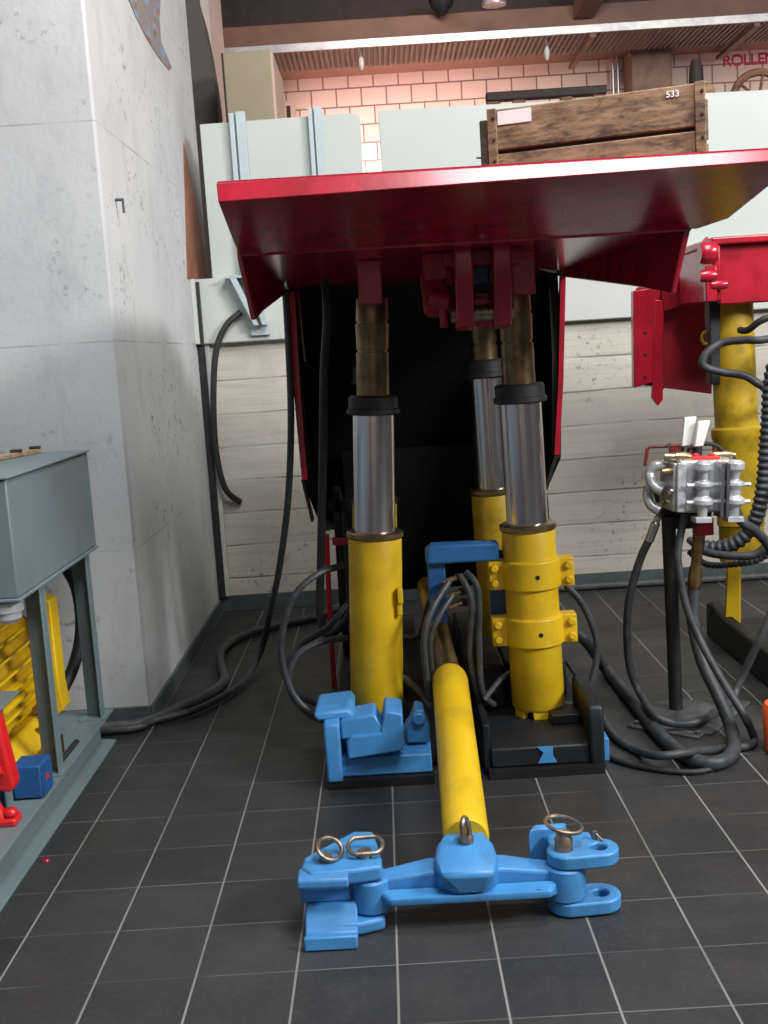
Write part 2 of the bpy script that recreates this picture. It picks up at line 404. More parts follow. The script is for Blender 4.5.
# arched wall, shade put into its dark concrete; pink lit wall end behind
pts = [aty(x, y, 9.2) for x, y in ((192, -60), (195, -5), (203, 22), (209, 50), (214, 80), (217.5, 105), (219, 125))]
pts += [V(pts[-1].x, 9.2, 2.1), V(-3.4, 9.2, 2.1), V(-3.4, 9.2, pts[0].z)]
struct(MB().prism(pts, (0, .25, 0)).build('wall_arch', M['dark_concrete']))
struct(MB().box(-2.6, -1.30, 10.2, 11.2, 2.1, 5.75).build('trim_8', M['pink_concrete'], bevel=.06))
# rust-brown triangular infill on the pillar's face, above the slab
tri = [at(183, 143, 0, PX), at(187, 278, 0, PX), at(207, 284, 0, PX), at(203.5, 250, 0, PX)]
o = MB().prism([p+V(-.004, 0, 0) for p in tri], (.012, 0, 0)).build('wall_board', M['rust_board'])
tag(recenter(o), 'rust brown triangular board on the pillar wall beside the gallery panels', 'board')
mu = [at(x, y, 0, PX) for x, y in ((127, -3), (160, -3), (159, 18), (160.5, 42), (171.5, 68), (168.5, 70), (158, 57), (146, 38), (136, 18))]
o = MB().prism([p+V(-.003, 0, 0) for p in mu], (.007, 0, 0)).build('mural_fragment', M['mural'], smooth=False)
tag(recenter(o), 'pointed patch of blue, orange and grey mural high on the pillar', 'mural')

# ------------------------------------------------------------------ things on the walls
hp = at(115, 200, 0, PX)
o = MB().tube([hp+V(-.01, 0, 0), hp+V(.035, 0, 0)], .007, 8, 1).tube([hp+V(.035, 0, .004), hp+V(.035, 0, -.06)], .006, 8, 1).build('wall_hook', M['dark_trim'])
tag(recenter(o), 'small dark metal hook sticking out of the concrete pillar face', 'hook')

t = empty('cable_trunking', (-1.12, WY-.02, .106), 'tall thin cable channel standing in the corner between pillar and back wall', 'trunking')
MB().box(PX+.006, PX+.046, WY-.05, WY-.003, .106, 1.733).build('channel', M['rubber'], t)
MB().box(PX+.046, PX+.075, WY-.038, WY-.003, .106, 1.733).build('cover_strip', M['beam'], t, bevel=.003)
MB().box(PX+.006, PX+.05, WY-.10, WY-.064, 1.74, 2.12).build('upper_channel', M['rubber'], t)
MB().box(PX+.002, PX+.03, WY-.115, WY-.102, 1.74, 2.14).build('upper_cover', M['beam'], t)

# gallery panels with posts
GY = 7.2
g = 'pale panels along the gallery edge'
MBp = lambda x0, x1, z0, z1, n: MB().box(x0, x1, GY, GY+.02, z0, z1).build(n, M['panel'], bevel=.004)
o = MB().prism([(-1.03, GY, 2.142), (-.10, GY, 2.142), (-.035, GY, 2.142), (-.035, GY, 3.075), (-.10, GY, 3.095), (-1.03, GY, 3.085)], (0, .02, 0)).build('parapet', M['panel'], bevel=.004)
tag(recenter(o), 'pale grey gallery panel behind the two steel posts, left of the gap', 'panel', g)
o = MB().prism([(.085, GY, 2.142), (2.95, GY, 2.142), (2.95, GY, 3.07), (.11, GY, 3.10), (.088, GY, 3.09), (.08, GY, 3.07)], (0, .02, 0)).build('parapet', M['panel'], bevel=.004)
tag(recenter(o), 'long pale grey gallery panel behind the crate, right of the gap', 'panel', g)
def post(px0, px1, foot, label):
    a = aty(px0, 115, GY-.03).x; c = aty(px1, 115, GY-.03).x
    t = empty('panel_post', ((a+c)/2, GY-.03, 2.14), label, 'post', 'steel posts of the gallery panels')
    w = c-a
    MB().box(a, a+w*.30, GY-.055, GY-.001, 2.141, 3.13).box(a+w*.30, a+w*.42, GY-.025, GY-.001, 2.141, 3.12).box(a+w*.42, c, GY-.055, GY-.002, 2.141, 3.135).build('upright', M['post'], t, bevel=.003)
    if foot:   # slanting channel bracket on the beam face
        yb = WY-.061
        p0 = V(-.885, yb, 2.145); p1 = V(-.755, yb, 1.83)
        d = (p1-p0)
        for dx, nm, hh in ((0, 'bracket_web', .10), (.10, 'bracket_flange', .10)):
            MB().prism([p0+V(dx-.02, 0, 0), p0+V(dx+.02, 0, 0), p1+V(dx*.5+.015, 0, 0), p1+V(dx*.5-.015, 0, 0)], (0, -hh, 0)).build(nm, M['post'], t, bevel=.003)
        MB().box(-.93, -.74, yb-.10, yb+.0, 2.125, 2.1405).build('bracket_cap', M['post'], t, bevel=.002)
        MB().box(-.80, -.68, yb-.03, yb-.001, 1.77, 1.86).build('bracket_plate', M['post'], t, bevel=.003)
post(229, 245, True, 'pale steel post nearest the pillar, with a slanting bracket foot')
post(308, 322, False, 'pale steel post in the middle of the left gallery panel')

# ------------------------------------------------------------------ gallery goods
p0 = aty(222.5, 53, 8.6); p1 = aty(269.5, 50, 8.6)
t = empty('cupboard', ((p0.x+p1.x)/2, 8.9, 2.1), 'tall plain beige cupboard standing on the gallery beside the arch', 'cupboard')
MB().box(p0.x, p1.x, 8.6, 9.5, 2.101, p0.z).build('carcass', M['beige'], t, bevel=.006)
MB().box(p1.x, p1.x+.02, 8.62, 9.5, 2.101, p0.z-.01).build('side_panel', M['beige_pale'], t)
MB().box(p0.x-.012, p0.x, 8.6, 8.64, 2.101, p0.z).build('edge_strip', M['brown_dark'], t)
a = aty(281, 101, 12.6); c = aty(296, 124, 12.6)
mb = MB(); mb.box(a.x, c.x, 12.6, 12.66, a.z-.05, a.z).box(c.x-.05, c.x, 12.6, 12.66, 2.101, a.z-.05).box(a.x, a.x+.05, 12.6, 12.66, 2.101, a.z-.05)
t = empty('display_board', ((a.x+c.x)/2, 12.63, 2.1), 'small pale framed dark board standing by the brick wall behind the cupboard', 'display board')
mb.build('frame', M['beige_pale'], t); MB().box(a.x+.05, c.x-.05, 12.62, 12.65, 2.3, a.z-.05).build('board', M['brown_dark'], t)

# corrugated metal ledge over the far wall
t = empty('metal_ledge', (1.2, 12.3, 4.7), 'long galvanised perforated ledge along the brick wall under the brown beam', 'ledge')
zl = 4.625
MB().box(-1.45, 6.5, 11.60, 11.615, zl-.012, zl+.068).build('front_strip', M['galv'], t, bevel=.004)
mb = MB(); x = -1.4
while x < 6.4:
    mb.prism([(x, 11.615, zl+.015), (x+.012, 11.615, zl-.010), (x+.030, 11.615, zl-.010), (x+.042, 11.615, zl+.015), (x+.042, 11.615, zl+.02), (x, 11.615, zl+.02)], (0, .80, 0)); x += .054
mb.box(-1.45, 6.5, 11.615, 12.42, zl+.02, zl+.03).build('corrugated_sheet', M['deck_sheet'], t, smooth=False)
for px in (586, 745):
    p = aty(px, 40, 12.0); MB().box(p.x-.03, p.x+.03, 11.62, 12.9, zl-.05, zl-.0105).build('support_bracket', M['brown_beam'], t)

def pendant(px, y0, y1, label):
    p = aty(px, y1, 11.9)
    t = empty('pendant_bulb', (p.x, 11.75, zl-.01), label, 'bulb', 'bulbs hanging under the metal ledge')
    MB().cyl((p.x, 11.75, zl-.0102), (p.x, 11.75, p.z+.10), .008, seg=8).build('cord', M['galv'], t)
    MB().lathe((p.x, 11.75, p.z+.11), (p.x, 11.75, p.z-.02), [(0, .015), (.25, .026), (.6, .026), (.9, .018), (1, .006)], 12).build('bulb', M['white'], t)
pendant(362, 50, 72, 'small white bulb on a cord over the brick wall, left of the crate')
pendant(545, 40, 62, 'small white bulb on a cord under the ledge, above the crate')
p = aty(441, 9, 11.85)
o = MB().lathe((p.x, 11.78, p.z+.12), (p.x, 11.78, p.z-.08), [(0, .05), (.2, .13), (.6, .11), (1, .03)], 16).build('spotlight', M['rubber'])
o = tag(recenter(o), 'black cone shaped spotlight on the brown ceiling beam', 'spotlight')
p = aty(494, 2, 11.2)
o = MB().lathe((p.x, 11.2, p.z+.12), (p.x, 11.2, p.z-.03), [(0, .03), (.4, .06), (.8, .12), (1, .115)], 18).build('ceiling_lamp', M['galv'])
tag(recenter(o), 'round white lamp under the brown ceiling at the top edge', 'lamp')
# text painted on the brick wall
o = text('wall_lettering', 'ROLLENL', .172, paint('magenta_lettering', (.50, .02, .09), .6), bold=.003, space=.93)
p = aty(722.5, 66.5, 12.99); o.location = (p.x, 12.997, p.z)
tag(o, 'dark pink capital lettering on the brick wall at the right', 'lettering')

# old mining gear on the gallery behind the crate
t = empty('wooden_rack', (1.55, 9.6, 2.1), 'reddish wooden rail frame standing on the gallery behind the crate', 'rack')
a = aty(486, 98, 9.6); c = aty(606, 83, 9.6); zt = c.z-.02
MB().box(a.x, c.x, 9.56, 9.66, zt-.07, zt).build('top_rail', M['brown_dark'], t, bevel=.01)
MB().box(a.x+.05, c.x-.05, 9.6, 9.64, zt-.30, zt-.24).build('lower_rail', M['brown_dark'], t, bevel=.01)
for px in (492, 518, 566, 598):
    q = aty(px, 90, 9.6).x
    MB().box(q-.05, q+.05, 9.57, 9.65, 2.101, zt-.07).build('post', M['wood_red'], t, bevel=.01)
p = aty(696, 70, 9.4)
o = MB().lathe((p.x, 9.4, 2.101), (p.x, 9.4, aty(694, 60, 9.4).z), [(0, .06), (.9, .06), (.96, .055), (1, .035)], 14).build('gallery_bollard', M['brown_dark'])
tag(recenter(o), 'dark upright round post showing above the right end of the crate', 'post')
# cart wheel
wc = aty(759, 99, 9.0); R = .20
t = empty('spoked_wheel', (wc.x, 9.0, wc.z-R-.03), 'brown spoked iron wheel rising behind the right gallery panel', 'wheel')
MB().ring(wc, (0, 1, 0), R, .030, 36).build('rim', M['wood_red'], t)
MB().cyl(wc+V(0, -.05, 0), wc+V(0, .05, 0), .045).build('hub', M['brown_dark'], t)
for k in range(6):
    an = k*math.pi/3+.35; d = V(math.cos(an), 0, math.sin(an))
    MB().cyl(wc+d*.03, wc+d*(R-.01), .012, seg=8).build('spoke', M['wood_red'], t)
o = MB().box(wc.x-.42, wc.x+.5, 8.85, 9.22, 2.101, wc.z-R-.031).build('wheel_stand', M['brown_dark'], bevel=.02)
tag(recenter(o), 'dark block carrying the spoked wheel, mostly hidden by the panel', 'stand')
# timber prop lying behind the crate on the panel's top side
a = aty(676, 99, 7.45); c = aty(714, 91, 7.45)
t = empty('timber_prop', (c.x, 7.45, 2.1), 'round wooden prop end poking out right of the crate', 'timber')
MB().lathe((a.x, 7.45, a.z-.02), (c.x, 7.45, c.z), [(0, .055), (.90, .055), (.97, .045), (1, .025)], 18).build('log', M['wood_log'], t)
MB().box(a.x-.0, a.x+.12, 7.38, 7.52, 2.101, a.z-.06).build('log_support', M['wood_red'], t)

# ================================================================== MAIN ROOF SUPPORT
RS = empty('roof_support', (.25, 4.9, 0), 'large hydraulic mining roof support with red canopy, yellow legs and blue front bar', 'roof support')
# ---- canopy
can = MB()
def sect(l, r):   # (x, y, z) corner pairs, closed loop
    return l+r[::-1]
LF = [V(-.424, 3.200, 2.060), V(-.428, 3.222, 2.112), V(-.428, 3.240, 2.122)]
RF = [V(1.205, 3.200, 2.076), V(1.212, 3.216, 2.108), V(1.212, 3.232, 2.116)]
LM = [V(-.443, 3.66, 1.985), V(-.443, 3.66, 2.124), V(-.443, 3.66, 2.127)]
RM = [V(1.145, 3.68, 1.974), V(1.145, 3.68, 2.124), V(1.145, 3.68, 2.127)]
LB = [V(-.447, 3.80, 1.968), V(-.447, 3.80, 2.125), V(-.447, 3.80, 2.128)]
RB = [V(1.078, 3.80, 1.958), V(1.078, 3.80, 2.125), V(1.078, 3.80, 2.128)]
rings = [[can.bm.verts.new(p) for p in sect(l, r)] for l, r in ((LF, RF), (LM, RM), (LB, RB))]
for r0, r1 in zip(rings, rings[1:]):
    for k in range(6): can.bm.faces.new([r0[k], r0[(k+1) % 6], r1[(k+1) % 6], r1[k]])
f_ = rings[0]
can.bm.faces.new([f_[0], f_[1], f_[4], f_[5]]); can.bm.faces.new([f_[1], f_[2], f_[3], f_[4]])
can.bm.faces.new(rings[-1])
canopy = can.build('canopy', M['red'], RS, bevel=.007, bseg=3)
MB().hull8([V(-.445, 3.801, 1.962), V(-.445, 3.801, 2.126), V(-.44, 5.6, 1.945), V(-.44, 5.6, 2.126),
            V(1.06, 3.801, 1.952), V(1.06, 3.801, 2.126), V(.885, 5.6, 1.945), V(.885, 5.6, 2.126)]).build('rear_plate', M['red'], canopy, bevel=.006)
for nm, x0, x1, xb, xs in (('l', -.437, -.408, -.432, -1), ('r', 1.040, .985, .868, 1)):
    th = .018*xs
    MB().prism([(x0, 3.802, 2.10), (x0, 3.802, 1.958), (x1, 3.802, 1.752), (x1+.2*(xb-x1), 4.1, 1.79), (xb, 5.5, 1.93), (xb, 5.5, 2.10)], (th, 0, 0)).build('side_shield', M['red'], canopy, bevel=.005)
# ribs of the underside
MB().box(.24, .52, 4.0, 5.2, 1.90, 1.957).build('centre_box', M['red_dark'], canopy, bevel=.008)
for x in (.275, .408):
    y = 3.92
    MB().prism([(x, y+.25, 1.96), (x, y, 1.96), (x, y-.01, 1.85), (x, y+.06, 1.69), (x, y+.14, 1.675), (x, y+.25, 1.74)], (.062, 0, 0)).build('hinge_lug', M['red'], canopy, bevel=.006)
MB().cyl((.262, 4.05, 1.735), (.485, 4.05, 1.735), .030).build('hinge_pin', M['rust_steel'], canopy)
MB().lathe((.373, 4.06, 1.735), (.373, 4.5, 1.80), [(0, .052), (.2, .052), (.25, .03), (1, .03)]).build('tilt_cylinder', M['red'], canopy)
MB().box(.339, .406, 4.10, 4.13, 1.84, 1.955).build('blue_block', M['blue_dark'], canopy)
mb = MB().cyl((.205, 4.1, 1.88), (.215, 4.04, 1.75), .045, .05).cyl((.185, 4.02, 1.80), (.255, 4.02, 1.78), .03).box(.175, .255, 4.03, 4.16, 1.86, 1.955)
mb.cyl((.232, 4.03, 1.77), (.234, 4.03, 1.69), .014).build('support_head', M['red_dark'], canopy, bevel=.004)
for xx in (-.022, .545):
    MB().hull8([V(xx-.042, 4.19, 1.80), V(xx-.048, 4.19, 1.958), V(xx-.042, 4.27, 1.80), V(xx-.048, 4.31, 1.958),
                V(xx+.042, 4.19, 1.795), V(xx+.048, 4.19, 1.958), V(xx+.042, 4.27, 1.795), V(xx+.048, 4.31, 1.958)]).build('leg_socket', M['red'], canopy, bevel=.006)
MB().tube([aty(540, 268, 4.6), aty(549, 270, 4.55), aty(556, 271, 4.55)], .008, 8, 3).build('feed_pipe', M['steel'], canopy)

# ---- caving shield (black) behind
gob = MB()
gob.hull8([V(-.425, 5.52, 1.97), V(-.425, 5.59, 1.98), V(-.36, 6.38, .62), V(-.36, 6.43, .66),
           V(.865, 5.52, 1.97), V(.865, 5.59, 1.98), V(.80, 6.38, .62), V(.80, 6.43, .66)])
shield = gob.build('caving_shield', M['black'], RS)
MB().prism([(-.425, 5.40, 1.945), (-.425, 5.36, 1.55), (-.417, 5.38, 1.03), (-.36, 5.55, .80), (-.33, 5.75, .74), (-.40, 6.35, .62), (-.425, 5.66, 1.94)], (.045, 0, 0)).build('side_plate', M['black'], shield)
MB().prism([(.865, 5.40, 1.945), (.862, 5.36, 1.55), (.842, 5.38, 1.06), (.80, 5.55, .90), (.78, 5.75, .80), (.80, 6.35, .62), (.865, 5.66, 1.94)], (-.045, 0, 0)).build('side_plate', M['black'], shield)
def strip(pts, w, d, parent, name='edge_strip', mat='red'):
    mb = MB()
    for a, c in zip(pts, pts[1:]):
        a = Vector(a); c = Vector(c)
        mb.hull8([a, c, a+V(0, d, 0), c+V(0, d, 0), a+V(w, 0, 0), c+V(w, 0, 0), a+V(w, d, 0), c+V(w, d, 0)])
    return mb.build(name, M[mat], parent)
strip([aty(289, 292, 5.34), aty(294, 380, 5.34), aty(302, 480, 5.34)], .026, .05, shield)
strip([aty(561, 268, 5.34), aty(558.5, 380, 5.34), aty(554.5, 455, 5.34)], .024, .05, shield)
strip([aty(554.5, 456, 5.34), aty(544, 490, 5.34)], .018, .05, shield, 'lower_edge', 'black')
strip([aty(297, 290, 5.45), aty(304, 362, 5.45)], .009, .03, shield, 'inner_edge')
strip([aty(301, 480, 5.34), aty(311, 522, 5.34)], .010, .10, shield, 'lower_edge', 'black')
# links between base and shield
for s_, x in ((0, -.275), (1, .74)):
    lk = MB().prism([(x, 5.42, .08), (x, 5.32, .45), (x, 5.36, .86), (x, 5.55, .97), (x, 6.35, .75), (x, 6.3, .10)], (.03, 0, 0)).build('link_plate', M['black'], RS)
    if s_ == 0:
        strip([aty(324, 535, 5.31), aty(326.5, 600, 5.31), aty(332, 690, 5.31)], .024, .03, lk)
        MB().box(-.285, -.20, 5.29, 5.32, .715, .75).build('lock_tab', M['red'], lk)
MB().hull8([V(-.24, 6.2, .28), V(-.24, 6.0, 1.1), V(-.24, 6.24, .28), V(-.24, 6.04, 1.1), V(.74, 6.2, .28), V(.74, 6.0, 1.1), V(.74, 6.24, .28), V(.74, 6.04, 1.1)]).build('rear_link', M['black'], RS)
MB().box(-.30, -.16, 5.45, 5.6, .86, .90).build('link_ear', M['black'], RS)

# ---- floor skids
def skid(x0, x1, mat, name):
    mb = MB().prism([(x0, 4.045, .035), (x0, 4.05, .105), (x0, 4.13, .135), (x0, 4.34, .135), (x0, 4.34, .035)], (x1-x0, 0, 0))
    o = mb.build(name, M[mat], RS, bevel=.006)
    MB().box(x0, x1, 4.341, 6.2, .034, .134).build('rear_runner', M['black'], o, bevel=.004)
    MB().box(x0-.012, x1+.004, 4.012, 6.19, .0005, .0335).build('sole_plate', M['black'], o)
    return o
pl_ = skid(-.285, .10, 'blue', 'floor_skid'); pl_['label'] = 'blue left floor skid'
pr_ = skid(.325, .745, 'black_blue', 'floor_skid'); pr_['label'] = 'black right floor skid'
# left skid's blue blocks
MB().prism([(-.298, 4.005, .03), (-.298, 3.995, .20), (-.298, 4.01, .255), (-.298, 4.06, .28), (-.298, 4.30, .28), (-.298, 4.30, .03)], (.060, 0, 0)).build('side_lug', M['blue'], pl_, bevel=.01, bseg=3)
MB().hull8([V(-.325, 4.03, .262), V(-.335, 4.03, .295), V(-.325, 4.22, .285), V(-.325, 4.22, .315), V(-.175, 4.05, .262), V(-.20, 4.05, .300), V(-.175, 4.22, .285), V(-.19, 4.24, .318)]).build('bent_cover', M['blue'], pl_, bevel=.012)
MB().prism([(-.236, 4.02, .19), (-.085, 4.005, .205), (-.08, 4.005, .235), (-.105, 4.02, .285), (-.236, 4.03, .262)], (0, .12, .01)).build('stop_block', M['blue'], pl_, bevel=.008)
MB().prism([(-.215, 4.0, .118), (-.215, 4.0, .185), (-.195, 4.0, .21), (-.085, 4.0, .215), (-.065, 4.0, .30), (.0, 4.0, .285), (.0, 4.0, .16), (-.01, 4.0, .14)], (0, .15, .012)).build('step_block', M['blue'], pl_, bevel=.008)
MB().prism([(.01, 4.09, .135), (.10, 4.09, .135), (.10, 4.09, .20), (.085, 4.09, .225), (.082, 4.09, .26), (.05, 4.09, .27), (.03, 4.09, .215), (.01, 4.09, .19)], (0, .12, 0)).cyl((.06, 4.07, .235), (.06, 4.1, .235), .026).build('guide_lug', M['blue'], pl_, bevel=.008)
MB().box(.101, .16, 4.2, 5.9, .01, .10).build('inner_rail', M['black'], pl_)
# right skid's details
MB().prism([(.695, 4.035, .02), (.695, 4.02, .20), (.695, 4.035, .255), (.695, 4.09, .275), (.695, 4.40, .27), (.695, 4.40, .02)], (.058, 0, 0)).build('side_lug', M['black_blue'], pr_, bevel=.012, bseg=3)
MB().box(.7535, .775, 4.06, 4.2, .03, .12).build('side_plate', M['blue'], pr_, bevel=.004)
MB().prism([(.50, 4.041, .045), (.572, 4.041, .045), (.558, 4.041, .075), (.56, 4.043, .108), (.50, 4.043, .108), (.522, 4.041, .085)], (0, .004, 0)).build('paint_chip', M['blue'], pr_)
MB().box(.58, .694, 4.20, 4.33, .136, .175).build('rear_step', M['black_blue'], pr_, bevel=.005)
MB().box(.30, .324, 4.06, 5.9, .02, .20).build('inner_rail', M['black_blue'], pr_, bevel=.004)
MB().box(.17, .30, 4.9, 6.1, .06, .14).build('bridge_plate', M['black'], RS)
MB().box(.33, .43, 4.45, 4.9, .136, .32).box(.44, .70, 4.55, 5.0, .136, .30).build('leg_cradle', M['black'], pr_, bevel=.01)
MB().box(-.22, .02, 4.55, 5.0, .136, .30).build('leg_cradle', M['black'], pl_, bevel=.01)

# ---- hydraulic legs
def leg(B, Tp, zy, zc, zcol, zend, label, clamps=(), tabs=False, rough='yellow'):
    B = Vector(B); Tp = Vector(Tp)
    P = lambda z: B+(Tp-B)*((z-B.z)/(Tp.z-B.z))
    root = MB()
    lg = root.lathe(P(B.z), P(zy), [(0, .099), (.015, .106), (.985, .106), (1, .102)], 36).build('hydraulic_leg', M[rough], RS)
    lg['label'] = label
    MB().lathe(P(zy), P(zy+.028), [(0, .108), (.2, .113), (.8, .113), (1, .104)], 36).build('gland_ring', M['gland'], lg)
    MB().cyl(P(zy+.028), P(zc), .0815, seg=36).build('piston_rod', M['chrome'], lg)
    MB().lathe(P(zc-.006), P(zcol), [(0, .095), (.08, .104), (.30, .104), (.34, .097), (.88, .097), (1, .088)], 36).build('collar', M['rubber'], lg)
    prof = []
    zz = zcol; LL = zend-zcol
    gz = [z for z in (1.625, 1.735) if z < zend]
    prof = [(0, .064)]
    for k, z in enumerate(gz):
        t_ = (z-zcol)/LL; e_ = .006/LL; r = .064+.002*k
        prof += [(t_-e_, r), (t_-e_*.8, r-.006), (t_+e_*.8, r-.006), (t_+e_, r-.002)]
    prof += [(1, .060)]
    MB().lathe(P(zcol), P(zend), prof, 32).build('extension_rod', M['brass'], lg)
    ax = (Tp-B).normalized()
    for z0, z1 in clamps:
        c0 = P(z0); c1 = P(z1); up = c1-c0
        mb = MB().lathe(c0, c1, [(0, .107), (.04, .119), (.96, .119), (1, .107)], 36)
        for sx_ in (-1, 1):
            o_ = c0+V(sx_*.143, .0, 0); q = up.to_track_quat('Z', 'Y')
            mb.hull8([o_+V(sx_*a-.0, y, 0)+up*h for a in (-.040, .026) for y in (-.036, .036) for h in (.02, .98)])
            for h in (.25, .75):
                for dx in (.004,):
                    p = o_+V(sx_*dx, -.036, 0)+up*h; mb.cyl(p, p+V(0, -.016, 0), .017, seg=6)
        cl = mb.build('clamp', M['yellow'], lg, bevel=.004)
        p = (c0+c1)/2+V(.012, -.1185, 0); MB().cyl(p, p+V(0, -.002, 0), .009, seg=14).build('grease_hole', M['black'], lg)
    if tabs:
        mb = MB()
        for an in (-150, -92, -30):
            a = math.radians(an)
            mb.prism([B+V(.1*math.cos(a+da), .1*math.sin(a+da), dz) for da, dz in ((-.32, .02), (.32, .02), (.26, -.030 if an != -92 else -.055), (-.26, -.030 if an != -92 else -.055))], V(-.02*math.cos(a), -.02*math.sin(a), 0))
        mb.build('skirt_tab', M['yellow'], lg)
    return lg
lf = leg((-.104, 4.37, .137), (-.018, 4.37, 1.83), .895, 1.385, 1.455, 1.825, 'front left leg, plain yellow tube')
MB().box(.008, .03, 4.27, 4.31, .64, .70).box(.004, .025, 4.28, 4.30, .59, .64).build('valve_stub', M['yellow'], lf, bevel=.004)
leg((.553, 4.37, .165), (.527, 4.37, 1.82), .888, 1.395, 1.465, 1.815, 'front right leg with two bolted clamps', clamps=((.655, .775), (.425, .545)), tabs=True)
for z_, x_ in ((.715, .546), (.483, .549)):
    pass
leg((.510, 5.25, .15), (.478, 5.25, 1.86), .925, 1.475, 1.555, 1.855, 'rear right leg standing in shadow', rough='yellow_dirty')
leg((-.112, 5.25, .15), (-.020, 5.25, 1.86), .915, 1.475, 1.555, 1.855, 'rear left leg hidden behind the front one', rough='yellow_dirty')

# ---- blue hose bracket between the legs
br = MB().prism([(.130, 4.33, .775), (.130, 4.33, .835), (.155, 4.33, .855), (.42, 4.33, .85), (.42, 4.33, .775)], (0, .08, 0)).build('hose_bracket', M['blue_mid'], RS, bevel=.012, bseg=3)
MB().box(.135, .205, 4.36, 4.385, .53, .774).build('hanger_plate', M['blue_dark'], br, bevel=.004)
MB().box(.385, .455, 4.43, 4.455, .43, .80).build('mount_plate', M['blue_dark'], br, bevel=.004)
for i, (px, py) in enumerate(((449, 580), (453, 594), (455, 605))):
    p = aty(px, py, 4.30)
    MB().lathe(p+V(-.025, 0, -.008), p+V(.03, 0, .008), [(0, .009), (.3, .009), (.32, .012), (.7, .012), (.72, .010), (1, .010)], 12).build('brass_fitting', M['brass_bright'], br)
    MB().cyl(p+V(.03, 0, .008), p+V(.07, .03, .0), .016).build('valve_body', M['rubber'], br)
def rs_hose(pts, r=.014, mat='hose'):
    return MB().tube(pts, r, 10, 7).build('hose', M[mat], RS)
rs_hose([aty(466, 572, 4.3), aty(478, 590, 4.26), aty(479, 640, 4.28), aty(482, 690, 4.3), aty(494, 705, 4.35)], .013)
rs_hose([aty(460, 575, 4.3), aty(471, 600, 4.26), aty(470, 650, 4.3), aty(476, 690, 4.32), aty(486, 720, 4.4)], .013)
rs_hose([aty(449, 582, 4.3), aty(432, 610, 4.22), aty(424, 640, 4.2), aty(428, 690, 4.24), aty(433, 712, 4.3)], .013)
rs_hose([aty(453, 595, 4.3), aty(440, 615, 4.25), aty(430, 640, 4.24), aty(433, 680, 4.3)], .012)
rs_hose([aty(404, 637, 4.8), aty(420, 634, 4.6), aty(430, 600, 4.5), aty(446, 582, 4.32)], .012)
# ---- hose loops left of the leg
rs_hose([aty(345, 565, 4.45), aty(318, 574, 4.35), aty(293, 598, 4.3), aty(281, 645, 4.3), aty(290, 688, 4.3), aty(310, 712, 4.3), aty(335, 718, 4.35)], .0135)
rs_hose([aty(346, 638, 4.5), aty(320, 642, 4.42), aty(298, 655, 4.38), aty(289, 677, 4.36), aty(294, 698, 4.36), aty(312, 716, 4.36), aty(332, 722, 4.38)], .0135)
rs_hose([aty(347, 605, 4.7), aty(327, 628, 4.62), aty(302, 644, 4.55), aty(288, 664, 4.5), aty(295, 692, 4.5), aty(322, 705, 4.55), aty(344, 708, 4.6)], .014)
rs_hose([V(-.22, 4.95, 1.97), aty(327, 318, 4.95), aty(324, 370, 4.95), aty(323, 450, 4.95), aty(321, 560, 4.95), aty(320, 610, 4.95), aty(327, 634, 4.92), aty(345, 622, 4.85), aty(356, 600, 4.8)], .019, 'rubber')
# ---- hose loops right of the leg
rs_hose([aty(566, 585, 4.5), aty(584, 607, 4.5), aty(597, 645, 4.5), aty(590, 685, 4.48), aty(573, 704, 4.45), aty(558, 702, 4.45)], .014)
rs_hose([aty(566, 660, 4.6), aty(580, 680, 4.55), aty(592, 697, 4.5), aty(596, 708, 4.45)], .013)
rs_hose([aty(484, 700, 4.28), aty(500, 680, 4.35), aty(512, 672, 4.45), aty(524, 672, 4.5)], .011)
rs_hose([aty(404, 678, 4.4), aty(420, 692, 4.3), aty(431, 708, 4.25), aty(440, 722, 4.25)], .014)

# ---- advancing ram and blue front bar
ram0 = V(.163, 3.085, .200); ram1 = V(.196, 4.30, .330)
ram = MB().lathe(ram0, ram1, [(0, .062), (.01, .068), (.95, .070), (.975, .066), (.992, .052), (1, .03)], 36).build('advancing_ram', M['yellow'], RS)
ram['label'] = 'yellow ram tube reaching to the front bar'
MB().lathe(ram1-V(.0, .03, .0), ram1+(ram1-ram0)*.7+V(-.07, 0, .10), [(0, .048), (1, .044)], 24).build('ram_rod', M['brass'], ram)
bar = MB()
# tapered cross beam: profile in XZ for the web and a lower flange
ya = 2.985
bar.hull([V(-.115, ya, .072), V(.430, ya, .072), V(-.115, ya, .135), V(.430, ya, .130), V(.05, ya, .155), V(.26, ya, .152),
          V(-.115, ya+.07, .072), V(.430, ya+.07, .072), V(-.115, ya+.07, .135), V(.430, ya+.07, .130), V(.05, ya+.09, .158), V(.26, ya+.09, .155)])
bar.hull([V(-.10, ya-.005, .070), V(.41, ya-.005, .068), V(-.07, ya-.055, .086), V(.385, ya-.055, .084), V(-.10, ya-.005, .112), V(.41, ya-.005, .110), V(-.07, ya-.055, .106), V(.385, ya-.055, .104)])
yoke = bar.build('relay_bar', M['blue'], RS, bevel=.010, bseg=3)
yoke['label'] = 'blue cast cross bar on the floor'
# central head (faceted)
MB().hull([V(.120, 2.93, .110), V(.192, 2.93, .110), V(.080, 2.915, .172), V(.226, 2.915, .170), V(.064, 2.985, .190), V(.244, 2.985, .188),
           V(.092, 2.975, .205), V(.216, 2.975, .203), V(.064, 2.99, .10), V(.244, 2.99, .10), V(.072, 3.07, .190), V(.240, 3.07, .188), V(.105, 3.09, .222), V(.208, 3.09, .221), V(.08, 3.09, .08), V(.235, 3.09, .08)]).build('ram_head', M['blue'], yoke, bevel=.010, bseg=3)
